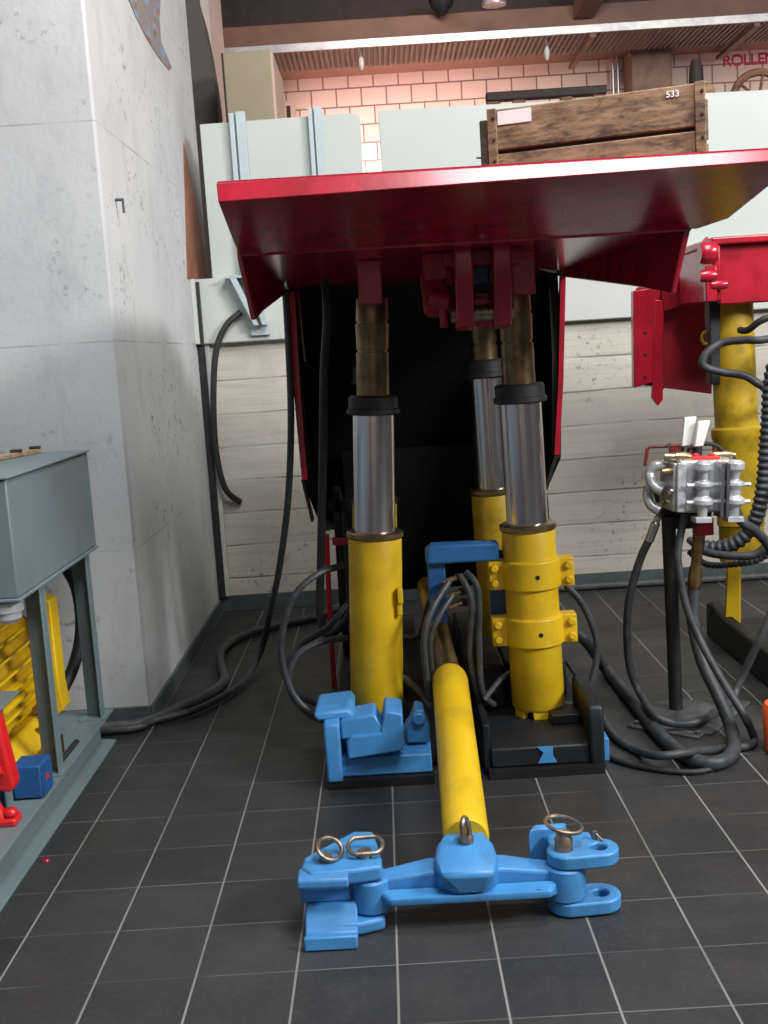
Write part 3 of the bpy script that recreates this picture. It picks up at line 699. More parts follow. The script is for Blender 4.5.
# end knuckles
for x in (-.120, .436):
    MB().lathe((x, ya+.03, .045), (x, ya+.03, .142), [(0, .052), (.06, .058), (.94, .058), (1, .052)], 32).build('knuckle', M['blue'], yoke)
# right clevis: two rounded eye plates with holes
def slot_plate(cx, cy, L_, r, z0, z1, hole, ang, parent, name, tailw=None):
    mb = MB(); bm = mb.bm; seg = 20
    q = Matrix.Rotation(ang, 3, 'Z')
    out = []
    for k in range(seg+1):
        a = -math.pi/2+math.pi*k/seg; out.append(V(L_/2+r*math.cos(a), r*math.sin(a), 0))
    for k in range(seg+1):
        a = math.pi/2+math.pi*k/seg; out.append(V(-L_/2+r*math.cos(a), r*math.sin(a), 0))
    n = len(out)
    # hole ring with the same count of points
    hc = V(L_/2, 0, 0); inn = []
    for p in out:
        d = (p-hc); a = math.atan2(d.y, d.x); inn.append(hc+V(hole*math.cos(a), hole*math.sin(a), 0))
    def ringv(pts, z): return [bm.verts.new(q @ p+V(cx, cy, z)) for p in pts]
    o0, o1, i0, i1 = ringv(out, z0), ringv(out, z1), ringv(inn, z0), ringv(inn, z1)
    for k in range(n):
        j = (k+1) % n
        for quad in ([o0[k], o0[j], o1[j], o1[k]], [i1[k], i1[j], i0[j], i0[k]], [o1[k], o1[j], i1[j], i1[k]], [o0[j], o0[k], i0[k], i0[j]]):
            try: bm.faces.new(quad)
            except ValueError: pass
    return mb.build(name, M['blue'], parent, bevel=.006)
slot_plate(.490, 3.02, .090, .058, .144, .184, .024, math.radians(4), yoke, 'eye_plate')
slot_plate(.490, 3.02, .090, .060, .004, .044, .024, math.radians(4), yoke, 'eye_plate')
MB().prism([(.345, 3.13, .02), (.345, 3.10, .19), (.355, 3.11, .21), (.46, 3.17, .185), (.48, 3.16, .02)], (.012, .03, 0)).build('clevis_web', M['blue'], yoke, bevel=.008)
MB().box(.40, .53, 3.06, 3.13, .145, .183).build('clevis_bridge', M['blue'], yoke, bevel=.008)
MB().lathe((.436, 3.015, .02), (.436, 3.015, .238), [(0, .026), (.9, .026), (.93, .022), (1, .020)], 20).build('lock_pin', M['rust_steel'], yoke)
MB().ring((.442, 3.045, .245), (.12, -.10, 1), .044, .006, 28, ry=.055).build('pin_ring', M['rust_steel'], yoke)
MB().cyl((.535, 3.07, .184), (.535, 3.07, .208), .007).cyl((.535, 3.07, .204), (.555, 3.05, .184), .004).build('split_pin', M['rust_steel'], yoke)
# left clevis with two pins, and the hooked shoe
mb = MB().prism([(-.315, 2.985, 0), (-.285, 2.945, 0), (-.17, 2.95, 0), (-.085, 2.965, 0), (-.085, 3.02, 0), (-.11, 3.20, 0), (-.17, 3.21, 0), (-.31, 3.05, 0)], (0, 0, .046))
bmesh.ops.translate(mb.bm, vec=(0, 0, .146), verts=mb.bm.verts); mb.build('eye_plate', M['blue'], yoke, bevel=.010, bseg=3)
mb = MB().prism([(-.30, 2.985, .004), (-.27, 2.935, .004), (-.15, 2.93, .004), (-.085, 2.955, .004), (-.085, 3.02, .004), (-.11, 3.10, .004), (-.30, 3.05, .004)], (0, 0, .038)).build('eye_plate', M['blue'], yoke, bevel=.010, bseg=3)
for x, y, rr in ((-.245, 3.02, .024), (-.135, 3.03, .027)):
    MB().cyl((x, y, .02), (x, y, .208), rr*.8).build('lock_pin', M['rust_steel'], yoke)
MB().ring((-.232, 3.03, .222), (.50, -.35, .8), .042, .0065, 28, ry=.036).build('pin_ring', M['rust_steel'], yoke)
mb = MB(); c = V(-.130, 3.045, .218); q = Vector((.0, -.3, 1)).to_track_quat('Z', 'Y')
pts = []
for k in range(28):
    a = 2*math.pi*k/28; pts.append(c+V((.024 if math.cos(a) > 0 else -.024)+.026*math.cos(a), .034*math.sin(a), .010*math.sin(a)))
mb.tube(pts, .0065, 8, 1, True).build('pin_ring', M['rust_steel'], yoke)
# hooked shoe plate in front
xs0 = -.322
sh = MB().prism([(xs0, 2.935, .186), (xs0, 2.922, .178), (xs0, 2.920, .158), (xs0, 2.93, .148), (xs0, 2.972, .148), (xs0, 2.986, .138), (xs0, 2.986, .082), (xs0, 3.01, .082), (xs0, 3.01, .175), (xs0, 2.99, .186)], (.143, 0, 0)).build('hook_shoe', M['blue'], yoke, bevel=.006, bseg=3)
MB().prism([(xs0+.012, 3.008, .0815), (xs0+.012, 2.978, .0815), (xs0+.012, 2.920, .022), (xs0+.012, 2.892, .020), (xs0+.012, 2.886, .040), (xs0+.012, 2.868, .040), (xs0+.012, 2.864, .002), (xs0+.012, 3.008, .002)], (.148, 0, 0)).build('shoe_toe', M['blue'], yoke, bevel=.005, bseg=2)
# shackle on the ram head
hc = V(.160, 3.04, .216)
MB().cyl(hc+V(0, 0, -.01), hc+V(0, 0, .012), .022).build('lock_pin', M['rust_steel'], yoke)
MB().ring(hc+V(0, 0, .03), (.9, -.45, .1), .022, .008, 24, ry=.038).build('pin_ring', M['rust_steel'], yoke)

# ================================================================== CRATE ON THE CANOPY
ang = math.radians(-19)
cl, cw, ch = .700, .30, .268
t = empty('wooden_crate', (.408, 3.90, 2.130), 'weathered brown wooden crate with a white card, lying on the red canopy', 'crate', rz=ang)
for z0, z1, n, d in ((.004, .122, 'front_board', 0), (.136, ch, 'front_board', .002)):
    MB().box(.0, cl, d, .022, z0, z1).build(n, M['crate'], t, bevel=.004, local=True)
    MB().box(.0, cl, cw-.022, cw, z0, z1).build('back_board', M['crate'], t, bevel=.004, local=True)
for x in (.003, cl-.027):
    MB().box(x, x+.022, .024, cw-.024, .004, ch-.01).build('end_board', M['crate'], t, bevel=.003, local=True)
MB().box(.022, cl-.022, .024, cw-.024, .002, .02).build('bottom_board', M['crate_dark'], t, local=True)
MB().box(.03, cl-.03, .0235, .030, .105, .155).build('gap_shade_strip', M['crate_dark'], t, local=True)  # dark strip painting the shade in the gap between the front boards
MB().box(-.028, -.001, -.002, .05, .0, ch-.03).build('end_batten', M['crate_dark'], t, bevel=.004, local=True)
MB().box(-.028, -.001, cw-.06, cw, .0, ch-.03).build('end_batten', M['crate_dark'], t, bevel=.004, local=True)
for x in (.010, cl-.016):
    MB().box(x-.010, x+.022, -.006, .0, .002, ch+.003).build('corner_strip', M['crate'], t, bevel=.002, local=True)
    for z in (.03, .10, .17, .24):
        MB().lathe((x+.012, -.007, z), (x+.012, -.012, z), [(0, .006), (1, .004)], 8).build('nail', M['brown_dark'], t, local=True)
MB().tube([(-.028, .02, .12), (-.048, .018, .122)], .003, 6, 1).build('nail', M['rust_steel'], t, local=True)
o = text('crate_number', '533', .028, M['paper'], t, bold=.0006); o.location = (cl-.115, -.0015, ch-.034)
o = MB().box(.036, .150, -.0022, -.0006, ch-.052, ch-.008).build('card', M['paper'], t, local=True); o['label'] = 'blank white card'
# small box corner seen over the crate's left end
p = aty(494, 104, 7.6)
o = MB().box(p.x-.10, p.x+.11, 7.6, 7.9, 2.101, p.z+.0).build('storage_box', M['panel'], bevel=.01)
tag(recenter(o), 'small pale box on the gallery just above the crate left end', 'box')

# ================================================================== POWER PACK (left)
SX = -1.262
PP = empty('pump_unit', (-1.75, 4.0, 0), 'grey green hydraulic pump unit with tank on legs and yellow motor', 'pump unit')
ch_ = MB().prism([(SX, 2.6, .001), (SX, 2.6, .012), (SX-.066, 2.6, .018), (SX-.066, 2.6, .135), (SX, 2.6, .142), (SX, 2.6, .152), (SX-.09, 2.6, .152), (SX-.09, 2.6, .001)], (0, 2.115, 0)).build('skid_beam', M['grey_green'], PP, bevel=.002)
MB().box(-2.4, SX-.09, 2.6, 4.715, .11, .151).build('deck_plate', M['grey_green'], PP, bevel=.003)
MB().prism([(-2.4, 2.6, .001), (-2.4, 2.6, .109), (-2.3, 2.6, .109), (-2.3, 2.6, .001)], (0, 2.115, 0)).build('skid_beam', M['grey_green'], PP, bevel=.002)
# tank
ty0, ty1, tz0, tz1 = 3.66, 4.70, .868, 1.290
tank = MB().box(-2.25, SX+.003, ty0+.004, ty1, tz0+.012, tz1-.010).build('tank', M['grey_green'], PP, bevel=.006)
MB().box(-2.26, SX+.012, ty0-.006, ty1+.008, tz1-.0095, tz1).build('lid', M['grey_green'], tank, bevel=.003)
MB().box(-2.255, SX+.010, ty0-.004, ty1+.006, tz0, tz0+.0115).build('bottom_flange', M['grey_green'], tank, bevel=.003)
MB().box(SX-.13, SX-.10, ty0-.001, ty0+.003, 1.06, 1.12).build('label_plate', M['paper'], tank)
for nm, x, y in (('a', SX-.085, 4.61), ('b', SX-.085, 3.98), ('c', -2.25, 4.60), ('d', -2.25, 3.98)):
    lg = MB().box(x, x+.075, y, y+.007, .153, tz0-.001).box(x+.068, x+.075, y-.05, y, .153, tz0-.001).build('leg', M['grey_green'], PP, bevel=.002)
    MB().box(x-.02, x+.085, y-.065, y+.03, .1515, .160).build('foot_plate', M['grey_green'], lg)
MB().lathe((-1.325, 3.73, tz0), (-1.325, 3.73, tz0-.085), [(0, .04), (.1, .055), (.5, .055), (.55, .046), (.8, .046), (.85, .038), (1, .03)], 24).build('outlet_stub', M['alu'], tank)
# motor
mo = MB().cyl((-1.62, 3.75, .47), (-1.62, 4.30, .47), .185, seg=40).build('motor', M['yellow_dirty'], PP); mo['label'] = 'yellow electric motor'
for k in range(11):
    a = math.radians(-62+k*13.5); d = V(math.cos(a), 0, math.sin(a)); n = V(-math.sin(a), 0, math.cos(a))*.0045
    c0 = V(-1.62, 3.78, .47)+d*.18; c1 = V(-1.62, 3.78, .47)+d*.228
    MB().prism([c0-n, c1-n, c1+n, c0+n], (0, .50, 0)).build('cooling_fin', M['yellow'], mo)
MB().lathe((-1.62, 4.30, .47), (-1.62, 4.42, .47), [(0, .20), (.05, .25), (.25, .25), (.3, .215), (.9, .20), (1, .15)], 40).build('end_bell', M['yellow'], mo)
MB().lathe((-1.62, 3.75, .47), (-1.62, 3.64, .47), [(0, .20), (.3, .21), (.9, .18), (1, .1)], 40).build('fan_cover', M['yellow_dirty'], mo)
MB().prism([(-1.66, 3.76, .152), (-1.38, 3.76, .152), (-1.38, 3.76, .19), (-1.46, 3.76, .27), (-1.66, 3.76, .27)], (0, .55, 0)).build('foot', M['yellow'], mo, bevel=.006)
MB().prism([(-1.42, 4.26, .24), (-1.335, 4.26, .30), (-1.345, 4.26, .40), (-1.345, 4.26, .74), (-1.40, 4.26, .76)], (0, .10, 0)).build('flange_plate', M['yellow'], mo, bevel=.006)
for y in (3.82, 4.2): MB().cyl((-1.42, y, .19), (-1.42, y, .25), .016, seg=6).build('foot_bolt', M['rust_steel'], mo)
# junction box
jb = MB().box(-1.37, SX-.006, 3.71, 3.83, .158, .275).build('junction_box', M['blue_dark'], PP, bevel=.006); jb['label'] = 'blue junction box'
MB().box(SX-.0055, SX-.0015, 3.715, 3.825, .162, .271).build('box_lid', M['blue_dark'], jb, bevel=.0015)
for y in (3.722, 3.818):
    for z in (.17, .263): MB().cyl((SX-.0015, y, z), (SX+.002, y, z), .005, seg=8).build('lid_screw', M['steel'], jb)
MB().box(SX-.0014, SX-.0006, 3.755, 3.785, .205, .225).build('red_mark', M['bright_red'], jb)
MB().box(-1.345, -1.30, 3.84, 3.90, .1515, .24).build('cable_gland', M['rubber'], jb)
MB().box(-1.43, -1.385, 3.66, 3.72, .1515, .36).build('blue_valve', M['blue_dark'], PP, bevel=.006)
# red jack-like hand valve in front
rv = MB().prism([(-1.44, 3.50, .46), (-1.40, 3.50, .58), (-1.345, 3.50, .59), (-1.315, 3.50, .50), (-1.285, 3.50, .285), (-1.30, 3.50, .262), (-1.335, 3.50, .27), (-1.44, 3.50, .27)], (0, .07, 0)).build('red_valve', M['bright_red'], PP, bevel=.012, bseg=3)
rv['label'] = 'bright red hand valve'
MB().cyl((-1.40, 3.52, .27), (-1.35, 3.52, .17), .03, .026).build('valve_stem', M['bright_red'], rv)
MB().tube([(-1.42, 3.49, .30), (-1.36, 3.47, .335), (-1.31, 3.48, .35)], .017, 10, 4).build('valve_arm', M['bright_red'], rv)
MB().box(-1.42, -1.290, 3.485, 3.56, .1515, .178).lathe((-1.315, 3.52, .178), (-1.315, 3.52, .205), [(0, .024), (.8, .024), (1, .015)], 16).build('valve_base', M['bright_red'], rv, bevel=.008)
MB().box(-1.50, -1.32, 3.52, 3.75, .530, .538).box(-1.36, -1.352, 3.60, 3.66, .1515, .53).build('valve_bracket', M['grey_green'], PP, bevel=.002)
# thick black suction hose behind the far leg
MB().tube([(-1.42, 4.66, tz0-.01), (-1.37, 4.72, .70), (-1.375, 4.74, .50), (-1.42, 4.68, .33), (-1.50, 4.58, .22), (-1.62, 4.5, .2)], .026, 12, 7).build('suction_hose', M['rubber'], PP)
MB().cyl((-1.31, 4.05, .1515), (-1.31, 4.30, .1515), .012).build('drain_pipe', M['rubber'], PP)
MB().box(-1.36, -1.33, 4.02, 4.2, .1515, .22).build('motor_stop', M['brown_dark'], PP)
a = at(0, 457.5, 2, 1.30); c = at(38, 450.5, 2, 1.30)
d = (c-a).normalized(); n = V(-d.y, d.x, 0)*.020
t = empty('wooden_stick', ((a+c)/2).to_tuple()[:2]+(1.2905,), 'short pale wooden batten lying on top of the grey green tank', 'stick')
MB().prism([a-d*.2-n+V(0, 0, -.009), c-n+V(0, 0, -.009), c+n+V(0, 0, -.009), a-d*.2+n+V(0, 0, -.009)], (0, 0, .017)).build('batten', M['wood_pale'], t, bevel=.002)
for k in (.42, .92):
    q = a.lerp(c, k); MB().box(q.x-.022, q.x+.022, q.y-.012, q.y+.012, 1.3085, 1.3205).build('dark_cleat', M['crate_dark'], t, bevel=.002)
# bottle cap on the floor
p = atz(46, 861)
o = MB().lathe((p.x+.0, p.y, .0005), (p.x, p.y, .008), [(0, .014), (.5, .013), (1, .010)], 20).build('bottle_cap', M['red']); tag(recenter(o), 'small red cap lying on the floor by the pump unit skid', 'cap')

# ================================================================== FLOOR HOSES
def hose(name, pts, r, label, cat='hose', group=None, mat='hose', ends=None, ribs=0, seg=12):
    o = MB().tube(pts, r, seg, 7, ribs=ribs).build(name, M[mat]); tag(recenter(o), label, cat, group); return o
hose('hydraulic_hose', [V(-.416, 5.22, 1.93), aty(288.5, 345, 5.25), aty(291, 420, 5.25), aty(288, 500, 5.25), aty(279, 570, 5.35), aty(270, 612, 5.5), at(262, 648, 1, 5.75),
      atz(247, 678, .03), atz(225, 695, .026), atz(195, 710, .026), atz(155, 720, .026), atz(138, 727, .026), V(-1.31, 4.795, .026), V(-1.60, 4.785, .026)], .0165, 'black hose hanging from the red canopy down to the floor left of the support')
hose('hydraulic_hose', [atz(352, 600, .03), atz(318, 616, .026), atz(285, 624, .026), atz(255, 631, .026), atz(232, 641, .026), atz(221, 653, .026), atz(222, 668, .026), atz(224, 680, .026),
      atz(208, 694, .026), atz(178, 708, .026), atz(158, 717, .026), V(-1.20, 4.868, .026), V(-1.31, 4.850, .026), V(-1.60, 4.845, .026)], .023, 'grey hose winding over the floor tiles along the pillar', mat='hose_grey')
o = MB().tube([aty(241, 312, 7.08), aty(226, 326, 7.06), aty(216, 352, 7.05), aty(213.5, 400, 7.06), aty(216, 450, 7.07), aty(225, 488, 7.09), aty(240, 502, 7.155)], .020, 12, 7).build('power_cable', M['rubber'])
tag(recenter(o), 'black cable bowed down the back wall from the slanting bracket', 'cable')
o = MB().tube([(.75, WY-.05, .026), (1.6, WY-.045, .026), (2.4, WY-.05, .026), (3.2, WY-.05, .026)], .022, 12, 4).build('floor_pipe', M['hose_grey'])
tag(recenter(o), 'grey pipe lying along the foot of the back wall', 'pipe')

# ================================================================== CONTROL STAND
CS = empty('control_stand', (1.183, 4.655, 0), 'control valve block with two white levers on a black post', 'control stand')
cx, cy = 1.183, 4.655
MB().lathe((cx+.02, cy-.03, .001), (cx+.02, cy-.03, .016), [(0, .165), (.7, .165), (1, .15)], 40).build('base_disc', M['rust_steel'] if False else M['hose_grey'], CS)
fl = lambda a, c, w=.03: (lambda d: MB().prism([a+V(-d.y, d.x, 0)*w, a-V(-d.y, d.x, 0)*w, c-V(-d.y, d.x, 0)*w, c+V(-d.y, d.x, 0)*w], (0, 0, .009)))((c-a).normalized())
A_, B_, C_ = V(.955, 4.52, .0005), V(1.20, 4.33, .0005), V(1.50, 4.72, .0005)
fl(A_, B_).build('foot_bar', M['hose_grey'], CS, bevel=.002); fl(B_+V(.02, .03, .0), C_).build('foot_bar', M['hose_grey'], CS, bevel=.002)
for p in (A_+V(.025, -.01, .009), B_+V(-.01, .015, .009)): MB().cyl(p, p+V(0, 0, .012), .013, seg=6).build('anchor_bolt', M['rust_steel'], CS)
MB().cyl((cx, cy, .016), (cx-.012, cy, .86), .029, seg=28).build('post', M['rubber'], CS)
MB().prism([(cx-.07, cy+.0, .97), (cx+.16, cy, .97), (cx+.10, cy, .80), (cx-.02, cy, .80)], (0, .045, 0)).build('post_head', M['rubber'], CS, bevel=.005)
Rz = Matrix.Translation(V(1.283, 4.56, 1.010)) @ Matrix.Rotation(math.radians(5), 4, 'Z') @ Matrix.Rotation(math.radians(3), 4, 'Y') @ Matrix.Diagonal((1.12, 1.12, 1.12, 1))
def tp(*a): return Rz @ V(*a)
vb = MB().box(-.105, .115, -.07, .09, -.105, .085, Rz).build('valve_block', M['alu'], CS, bevel=.008); vb['label'] = 'grey cast valve block'
MB().box(-.125, -.1055, -.065, .085, -.10, .075, Rz).box(-.118, -.085, -.088, -.0705, -.10, .078, Rz).build('end_plate', M['alu'], vb, bevel=.004)
# spool towers on the front face
for x in (-.030, .088):
    mb = MB()
    mb.lathe(tp(x, -.105, .088), tp(x, -.105, -.118), [(0, .022), (.05, .036), (.16, .036), (.20, .02), (.34, .018), (.38, .036), (.44, .038), (.50, .024), (.62, .024), (.68, .040), (.76, .040), (.82, .02), (.93, .02), (1, .018)], 20)
    mb.box(x-.03, x+.03, -.125, -.0705, -.135, -.115, Rz)
    for dz in (.0, -.062): mb.cyl(tp(x-.062, -.105, dz), tp(x+.058, -.105, dz), .009, seg=10)
    mb.build('valve_spool', M['alu'], vb, bevel=.002)
for x in (.024, .044):
    MB().box(x, x+.012, -.140, -.0705, -.115, .082, Rz).build('divider_plate', M['steel'], vb, bevel=.002)
MB().box(-.055, .055, -.045, -.010, .0852, .097, Rz).build('red_cover', M['screw_red'], vb, bevel=.003)
for x in (-.03, .03): MB().lathe(tp(x, -.028, .097), tp(x, -.028, .108), [(0, .014), (.6, .013), (1, .006)], 14).build('red_knob', M['screw_red'], vb)
for x, y, dx, h in ((-.045, .045, .014, .165), (-.008, .015, .018, .150)):
    q0 = tp(x, y, .088); MB().cyl(q0, q0+V(.004, 0, .045), .017, seg=14).build('lever_base', M['rubber'], vb)
    q1 = q0+V(.004, 0, .045); q2 = q0+V(dx+.012, .0, h)
    mb = MB(); w0 = .019; w1 = .025
    mb.hull8([q1+V(-w0, -.010, 0), q2+V(-w1, -.011, 0), q1+V(-w0, .010, 0), q2+V(-w1, .011, 0), q1+V(w0, -.010, 0), q2+V(w1, -.011, 0), q1+V(w0, .010, 0), q2+V(w1, .011, 0)])
    mb.build('lever', M['white'], vb, bevel=.004)
for (x, y, z, ex) in ((-.115, -.02, .095, .06), (.075, .01, .095, .05)):
    MB().lathe(tp(x-ex/2, y, z), tp(x+ex, y-.02, z), [(0, .018), (.4, .018), (.42, .022), (.8, .022), (1, .017)], 14).build('brass_union', M['brass_bright'], vb)
MB().tube([tp(-.01, .05, .10), tp(.03, .06, .135), tp(.08, .05, .125), tp(.095, .02, .10)], .009, 10, 5).build('jumper_hose', M['rubber'], vb)
# elbow fittings on the left flank
for (z, y) in ((.055, .01), (-.02, .03)):
    MB().tube([tp(-.126, y, z), tp(-.165, y-.0, z+.006), tp(-.185, y+.01, z-.02), tp(-.178, y-.01, z-.065), tp(-.150, y-.03, z-.085)], .021, 12, 5).build('elbow_fitting', M['alu'], vb)
MB().tube([tp(-.124, .02, -.07), tp(-.150, .01, -.085), aty(658, 517, 4.58)], .010, 8, 4).build('brass_nipple', M['brass_bright'], vb)
MB().lathe(tp(-.120, -.045, .045), tp(-.165, -.05, .045), [(0, .016), (.6, .016), (1, .010)], 14).build('brass_knob', M['brass_bright'], vb)
MB().lathe(tp(-.120, -.05, -.03), tp(-.142, -.05, -.03), [(0, .018), (.6, .017), (1, .008)], 12).build('plug_bolt', M['steel'], vb)
MB().cyl(tp(-.127, -.03, -.02), tp(-.1253, -.03, -.02), .010).build('red_dot', M['screw_red'], vb)
for x in (-.09, .06, .105):
    for z in (-.085, .065): MB().lathe(tp(x, -.0700, z), tp(x, -.082, z), [(0, .009), (.7, .009), (1, .005)], 8).build('cap_screw', M['steel'], vb)
for x, y in ((-.085, .055), (-.085, -.045), (.095, .06), (.095, -.045)):
    MB().lathe(tp(x, y, .085), tp(x, y, .096), [(0, .010), (.7, .010), (1, .006)], 8).build('cap_screw', M['steel'], vb)
MB().tube([tp(-.07, -.03, .088), tp(-.06, .0, .125), tp(-.02, .03, .118), tp(.01, .05, .088)], .008, 8, 5).build('jumper_hose', M['rubber'], vb)
MB().tube([tp(-.02, -.03, -.104), tp(-.01, -.01, -.155), tp(.03, .02, -.16), tp(.05, .02, -.104)], .010, 8, 5).build('jumper_hose', M['rubber'], vb)
# red handle behind
h0 = aty(645, 466, 4.70); h1 = aty(647, 447, 4.70); h2 = aty(714, 444, 4.70); h3 = aty(716, 470, 4.70)
MB().tube([h0, h1+V(0, 0, -.012), h1+V(.012, 0, 0), h2+V(-.012, 0, 0), h2+V(0, 0, -.012), h3], .0075, 10, 1).build('guard_rod', M['maroon'], vb)
q = aty(680, 452, 4.70); MB().box(q.x-.045, q.x+.05, 4.695, 4.71, q.z-.06, q.z+.02).build('guard_plate', M['maroon'], vb, bevel=.002)
q = aty(668, 445, 4.69); MB().cyl(q, q+V(0, -.02, 0), .010, seg=6).build('guard_bolt', M['steel'], vb)
# pipes under the block
q = aty(703, 528, 4.56)
MB().box(q.x-.035, q.x+.04, 4.54, 4.60, q.z-.03, q.z+.045).build('red_foot', M['red_dark'], vb, bevel=.005)
b0 = aty(699, 535, 4.58); b1 = aty(696, 566, 4.58); b2 = aty(694, 590, 4.58)
MB().lathe(b0, b1, [(0, .026), (.5, .026), (.52, .022), (1, .022)], 16).lathe(b1, b2, [(0, .026), (.3, .030), (.7, .030), (1, .024)], 16).build('brass_coupling', M['brass'], vb)

# hoses running from the stand
hose('stand_hose', [b2, aty(693, 620, 4.56), aty(702, 660, 4.5), aty(718, 695, 4.40), aty(731, 728, 4.28), atz(733, 752, .032), atz(715, 763, .030), atz(690, 758, .030), atz(662, 737, .030), atz(630, 698, .030), atz(605, 668, .035), aty(585, 640, 5.0), aty(560, 622, 5.15), aty(540, 620, 5.2)], .027,
     'thick black hose from brass coupling under the valve block to the support', group=None)
hose('stand_hose', [tp(-.06, -.02, -.104), aty(678, 550, 4.50), aty(680, 575, 4.48), aty(686, 605, 4.46), aty(700, 640, 4.42), aty(722, 680, 4.3), aty(742, 712, 4.2), atz(754, 738, .02), atz(748, 746, .018), atz(722, 749, .0175), atz(690, 752, .066), atz(660, 756, .066), atz(640, 752, .02), atz(620, 741, .018), atz(608, 728, .018), atz(602, 718, .02)], .016,
     'thin black hose looping round the right end of the hose bundle on the floor')
hs = hose('stand_hose', [aty(649, 540, 4.60), aty(640, 560, 4.62), aty(630, 595, 4.64), aty(627, 630, 4.66), aty(630, 668, 4.68), aty(641, 695, 4.64), at(656, 716, 2, .075), at(680, 724, 2, .038), at(705, 719, 2, .038), at(722, 708, 2, .03)], .017, 'black hose with bright ferrule hanging left of the post')
o = MB().lathe(aty(658, 517, 4.58), aty(649, 541, 4.60), [(0, .014), (.2, .014), (.25, .019), (1, .019)], 14).build('hose_ferrule', M['steel']); o.parent = hs; o.matrix_parent_inverse = Matrix.Translation(-hs.location); o['label'] = 'bright steel ferrule'
hose('floor_hose', [atz(598, 752, .014), atz(625, 763, .012), atz(660, 770, .012), atz(695, 772, .012), atz(722, 766, .012)], .011, 'thin dark hose lying flat on the floor in front of the bundle', mat='rubber')
hose('floor_hose', [atz(722, 711, .032), atz(733, 697, .03), aty(742, 677, 4.75), aty(757, 645, 4.70), aty(772, 610, 4.68), aty(785, 570, 4.7), V(1.95, 4.95, .75), V(2.24, 5.20, .74)], .017, 'pale grey hose rising from the floor to the right picture edge', mat='hose_grey')

# ================================================================== SECOND ROOF SUPPORT (right)
R2 = empty('roof_support', (2.3, 5.2, 0), 'second roof support at the right edge, red box canopy and yellow leg', 'roof support')
MB().prism([(1.665, 3.9, .001), (1.665, 3.9, .16), (1.665, 5.55, .165), (1.665, 5.80, .20), (1.665, 5.87, .17), (1.665, 5.87, .001)], (.06, 0, 0)).build('skid_side', M['black'], R2, bevel=.012)
MB().box(1.726, 2.30, 3.9, 5.80, .001, .10).build('floor_skid', M['black'], R2, bevel=.01)
MB().box(2.15, 2.30, 4.0, 5.80, .101, .24).build('skid_rail', M['black'], R2, bevel=.01)
MB().cyl((1.66, 5.80, .155), (1.73, 5.80, .155), .035).build('skid_eye', M['black_blue'], R2)
# canopy: open-sided red box
c2 = MB().box(1.515, 3.3, 5.12, 5.75, 2.00, 2.035).box(1.520, 1.555, 5.12, 5.70, 1.755, 2.00).box(1.556, 3.3, 5.16, 5.19, 1.735, 2.00).build('canopy', M['red'], R2, bevel=.008); c2['label'] = 'red box canopy'
# hanging flap on its left: sloping top then vertical plate
fl_ = [aty(708, 236, 5.9), aty(672, 272, 5.9), aty(637, 288, 5.9), aty(636, 385, 5.9), aty(652, 386, 5.9), aty(659, 406, 5.9), aty(664, 388, 5.9), aty(712, 394, 5.9), aty(716, 262, 5.9)]
flp = MB().prism(fl_, (0, .04, 0)).build('flap', M['red_dark'], R2, bevel=.006); flp['label'] = 'red hanging flap'  # the canopy's shade is put into the flap's darker red
q = [aty(633, 291, 5.84), aty(658, 287, 5.84), aty(658, 381, 5.84), aty(634, 388, 5.84)]
MB().prism(q, (0, .055, 0)).build('flap_edge', M['red'], flp, bevel=.004)
for y in (333, 355, 377):
    p = aty(645, y, 5.838); MB().cyl(p, p+V(0, .004, 0), .009, seg=10).build('bolt_hole', M['black'], flp)
q = [aty(655, 300, 5.83), aty(664, 300, 5.83), aty(663, 400, 5.83), aty(658, 406, 5.83), aty(652, 398, 5.83), aty(653, 370, 5.83)]
MB().prism(q, (0, .03, 0)).build('flap_rib', M['red'], flp, bevel=.003)
q = [aty(662, 290, 5.82), aty(704, 240, 5.7), aty(716, 262, 5.7), aty(700, 300, 5.8), aty(664, 312, 5.82)]
MB().prism(q, (0, .05, 0)).build('flap_arm', M['red_dark'], flp, bevel=.005)
# hinge bits
for (px, py, r_) in ((706, 253, .05), (706, 276, .028), (717, 285, .022)):
    p = aty(px, py, 5.09); MB().lathe(p+V(-.03, 0, 0), p+V(.045, .0, 0), [(0, r_*.8), (.2, r_), (.8, r_), (1, r_*.8)], 20).build('hinge_pin', M['red'], c2)
p = aty(711, 277, 5.1); MB().box(p.x-.03, p.x+.022, 5.08, 5.119, p.z-.11, p.z+.05).build('hinge_bracket', M['red'], c2, bevel=.006)
# leg
a = aty(731, 305, 5.35); c = aty(741, 524, 5.30); e = aty(742, 560, 5.30)
l2 = MB().lathe(a, c, [(0, .10), (.55, .10), (.56, .118), (.60, .118), (.61, .112), (1, .110)], 36).build('hydraulic_leg', M['yellow_dirty'], R2)
MB().lathe(c, e, [(0, .109), (.05, .104), (1, .104)], 36).build('leg_base', M['yellow_dirty'], l2)
MB().cyl(a, V(a.x-.01, a.y, 1.99), .07).build('extension_rod', M['brass'], l2)
p = aty(706, 338, 5.33); MB().ring(p, (.2, 1, 0), .018, .008, 18, ry=.028).build('lifting_eye', M['yellow'], l2)
p = aty(716, 320, 5.33); MB().box(p.x-.045, p.x+.01, 5.28, 5.36, p.z-.30, p.z+.14).build('valve_strip', M['rubber'], l2, bevel=.006)
MB().hull8([aty(724, 618, 5.58), aty(728, 540, 5.5), aty(724, 618, 5.64), aty(728, 540, 5.56), aty(741, 624, 5.58), aty(741, 540, 5.5), aty(741, 624, 5.64), aty(741, 540, 5.56)]).build('link_arm', M['yellow'], R2, bevel=.01)
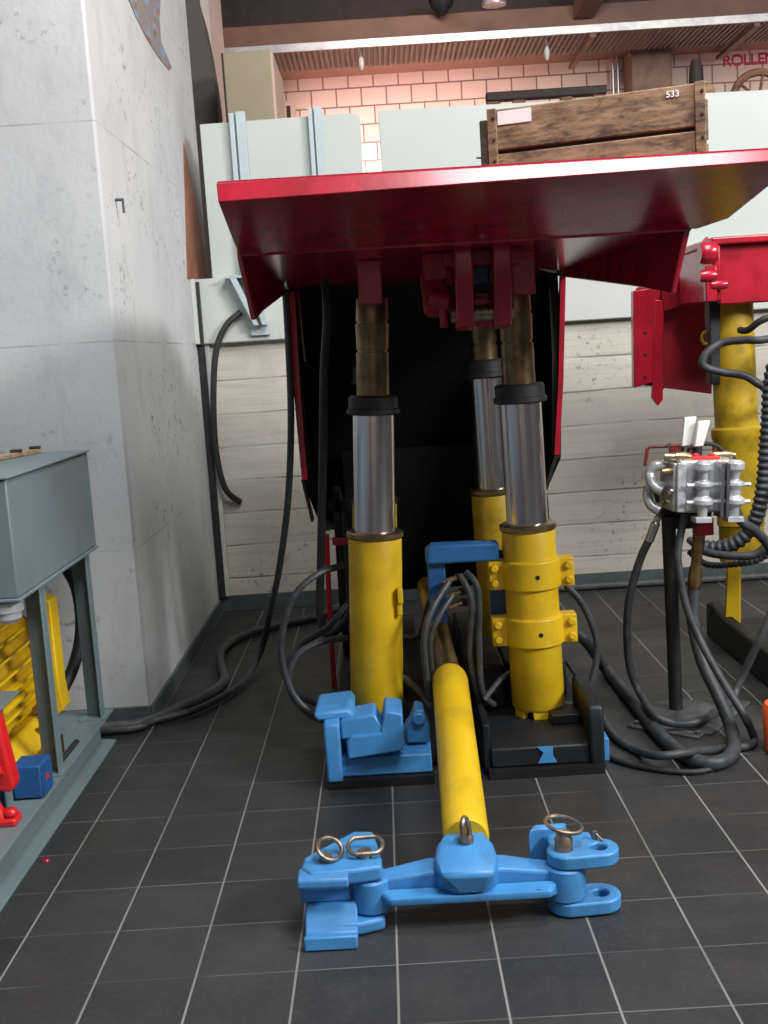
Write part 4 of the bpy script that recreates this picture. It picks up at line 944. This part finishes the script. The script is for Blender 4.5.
for q0, q1, rr, mm, nn in ((V(2.36, 5.40, .101), V(2.36, 5.40, .95), .11, 'yellow_dirty', 'hydraulic_leg'), ):
    l3 = MB().lathe(q0, q1, [(0, .10), (.02, .11), (.98, .11), (1, .10)], 32).build(nn, M[mm], R2)
    MB().cyl(q1, q1+V(0, 0, .45), .082, seg=32).build('piston_rod', M['chrome'], l3)
    MB().cyl(q1+V(0, 0, .45), V(2.36, 5.40, 1.999), .064, seg=28).build('extension_rod', M['brass'], l3)
    MB().box(2.20, 2.30, 5.22, 5.30, .70, 1.65).build('hose_manifold', M['rubber'], l3, bevel=.01)
def r2h(pts, r, mat='hose', ribs=0): return MB().tube(pts, r, 12, 7, ribs=ribs).build('corrugated_conduit' if ribs else 'hose', M[mat], R2)
r2h([V(2.24, 5.23, 1.60), V(2.05, 5.08, 1.62), aty(768, 339, 5.0), aty(745, 340, 5.05), aty(722, 343, 5.1), aty(706, 354, 5.1), aty(704, 366, 5.1), aty(722, 372, 5.1), aty(745, 376, 5.05), aty(762, 386, 5.0), aty(776, 392, 5.0), V(2.05, 5.1, 1.40), V(2.24, 5.23, 1.42)], .018)
r2h([V(2.24, 5.23, 1.64), V(2.0, 5.12, 1.68), aty(768, 318, 5.1), aty(748, 330, 5.15), aty(740, 330, 5.2)], .016, 'rubber')
r2h([V(2.24, 5.21, 1.55), V(1.95, 4.95, 1.60), aty(777, 360, 4.9), aty(768, 430, 4.9), aty(763, 490, 4.9), aty(753, 525, 4.92), aty(735, 543, 4.95), aty(712, 548, 5.0), aty(695, 545, 5.05)], .036, 'hose', ribs=.030)
r2h([V(2.24, 5.21, .95), V(2.0, 4.9, .98), aty(792, 480, 4.8), aty(776, 530, 4.8), aty(758, 553, 4.82), aty(735, 556, 4.86), aty(706, 552, 4.95), aty(690, 540, 5.1)], .018, 'hose')
r2h([V(2.24, 5.21, .80), V(2.0, 4.9, .85), aty(800, 520, 4.8), aty(765, 556, 4.85), aty(735, 564, 4.9), aty(706, 564, 5.0), aty(690, 552, 5.1)], .016, 'hose', ribs=.022)
hose('stand_hose', [tp(.11, -.05, -.085), aty(742, 522, 4.46), aty(755, 531, 4.5), aty(770, 548, 4.55), aty(790, 590, 4.6), V(1.85, 4.75, .40), V(2.0, 5.0, .125)], .020, 'black hose leaving the right side of the valve block to the right edge')

# orange plastic thing cut off at the right edge
p = atz(778, 752)
t = empty('barrier_foot', (p.x+.05, p.y, 0), 'bright orange plastic barrier post cut off by the right picture edge', 'barrier')
zt = aty(765, 702, p.y).z
x0 = aty(763, 725, p.y).x
MB().lathe((x0+.08, p.y, .0005), (x0+.08, p.y, zt), [(0, .066), (.08, .072), (.85, .080), (.96, .070), (1, .05)], 24).build('post_body', M['orange'], t)
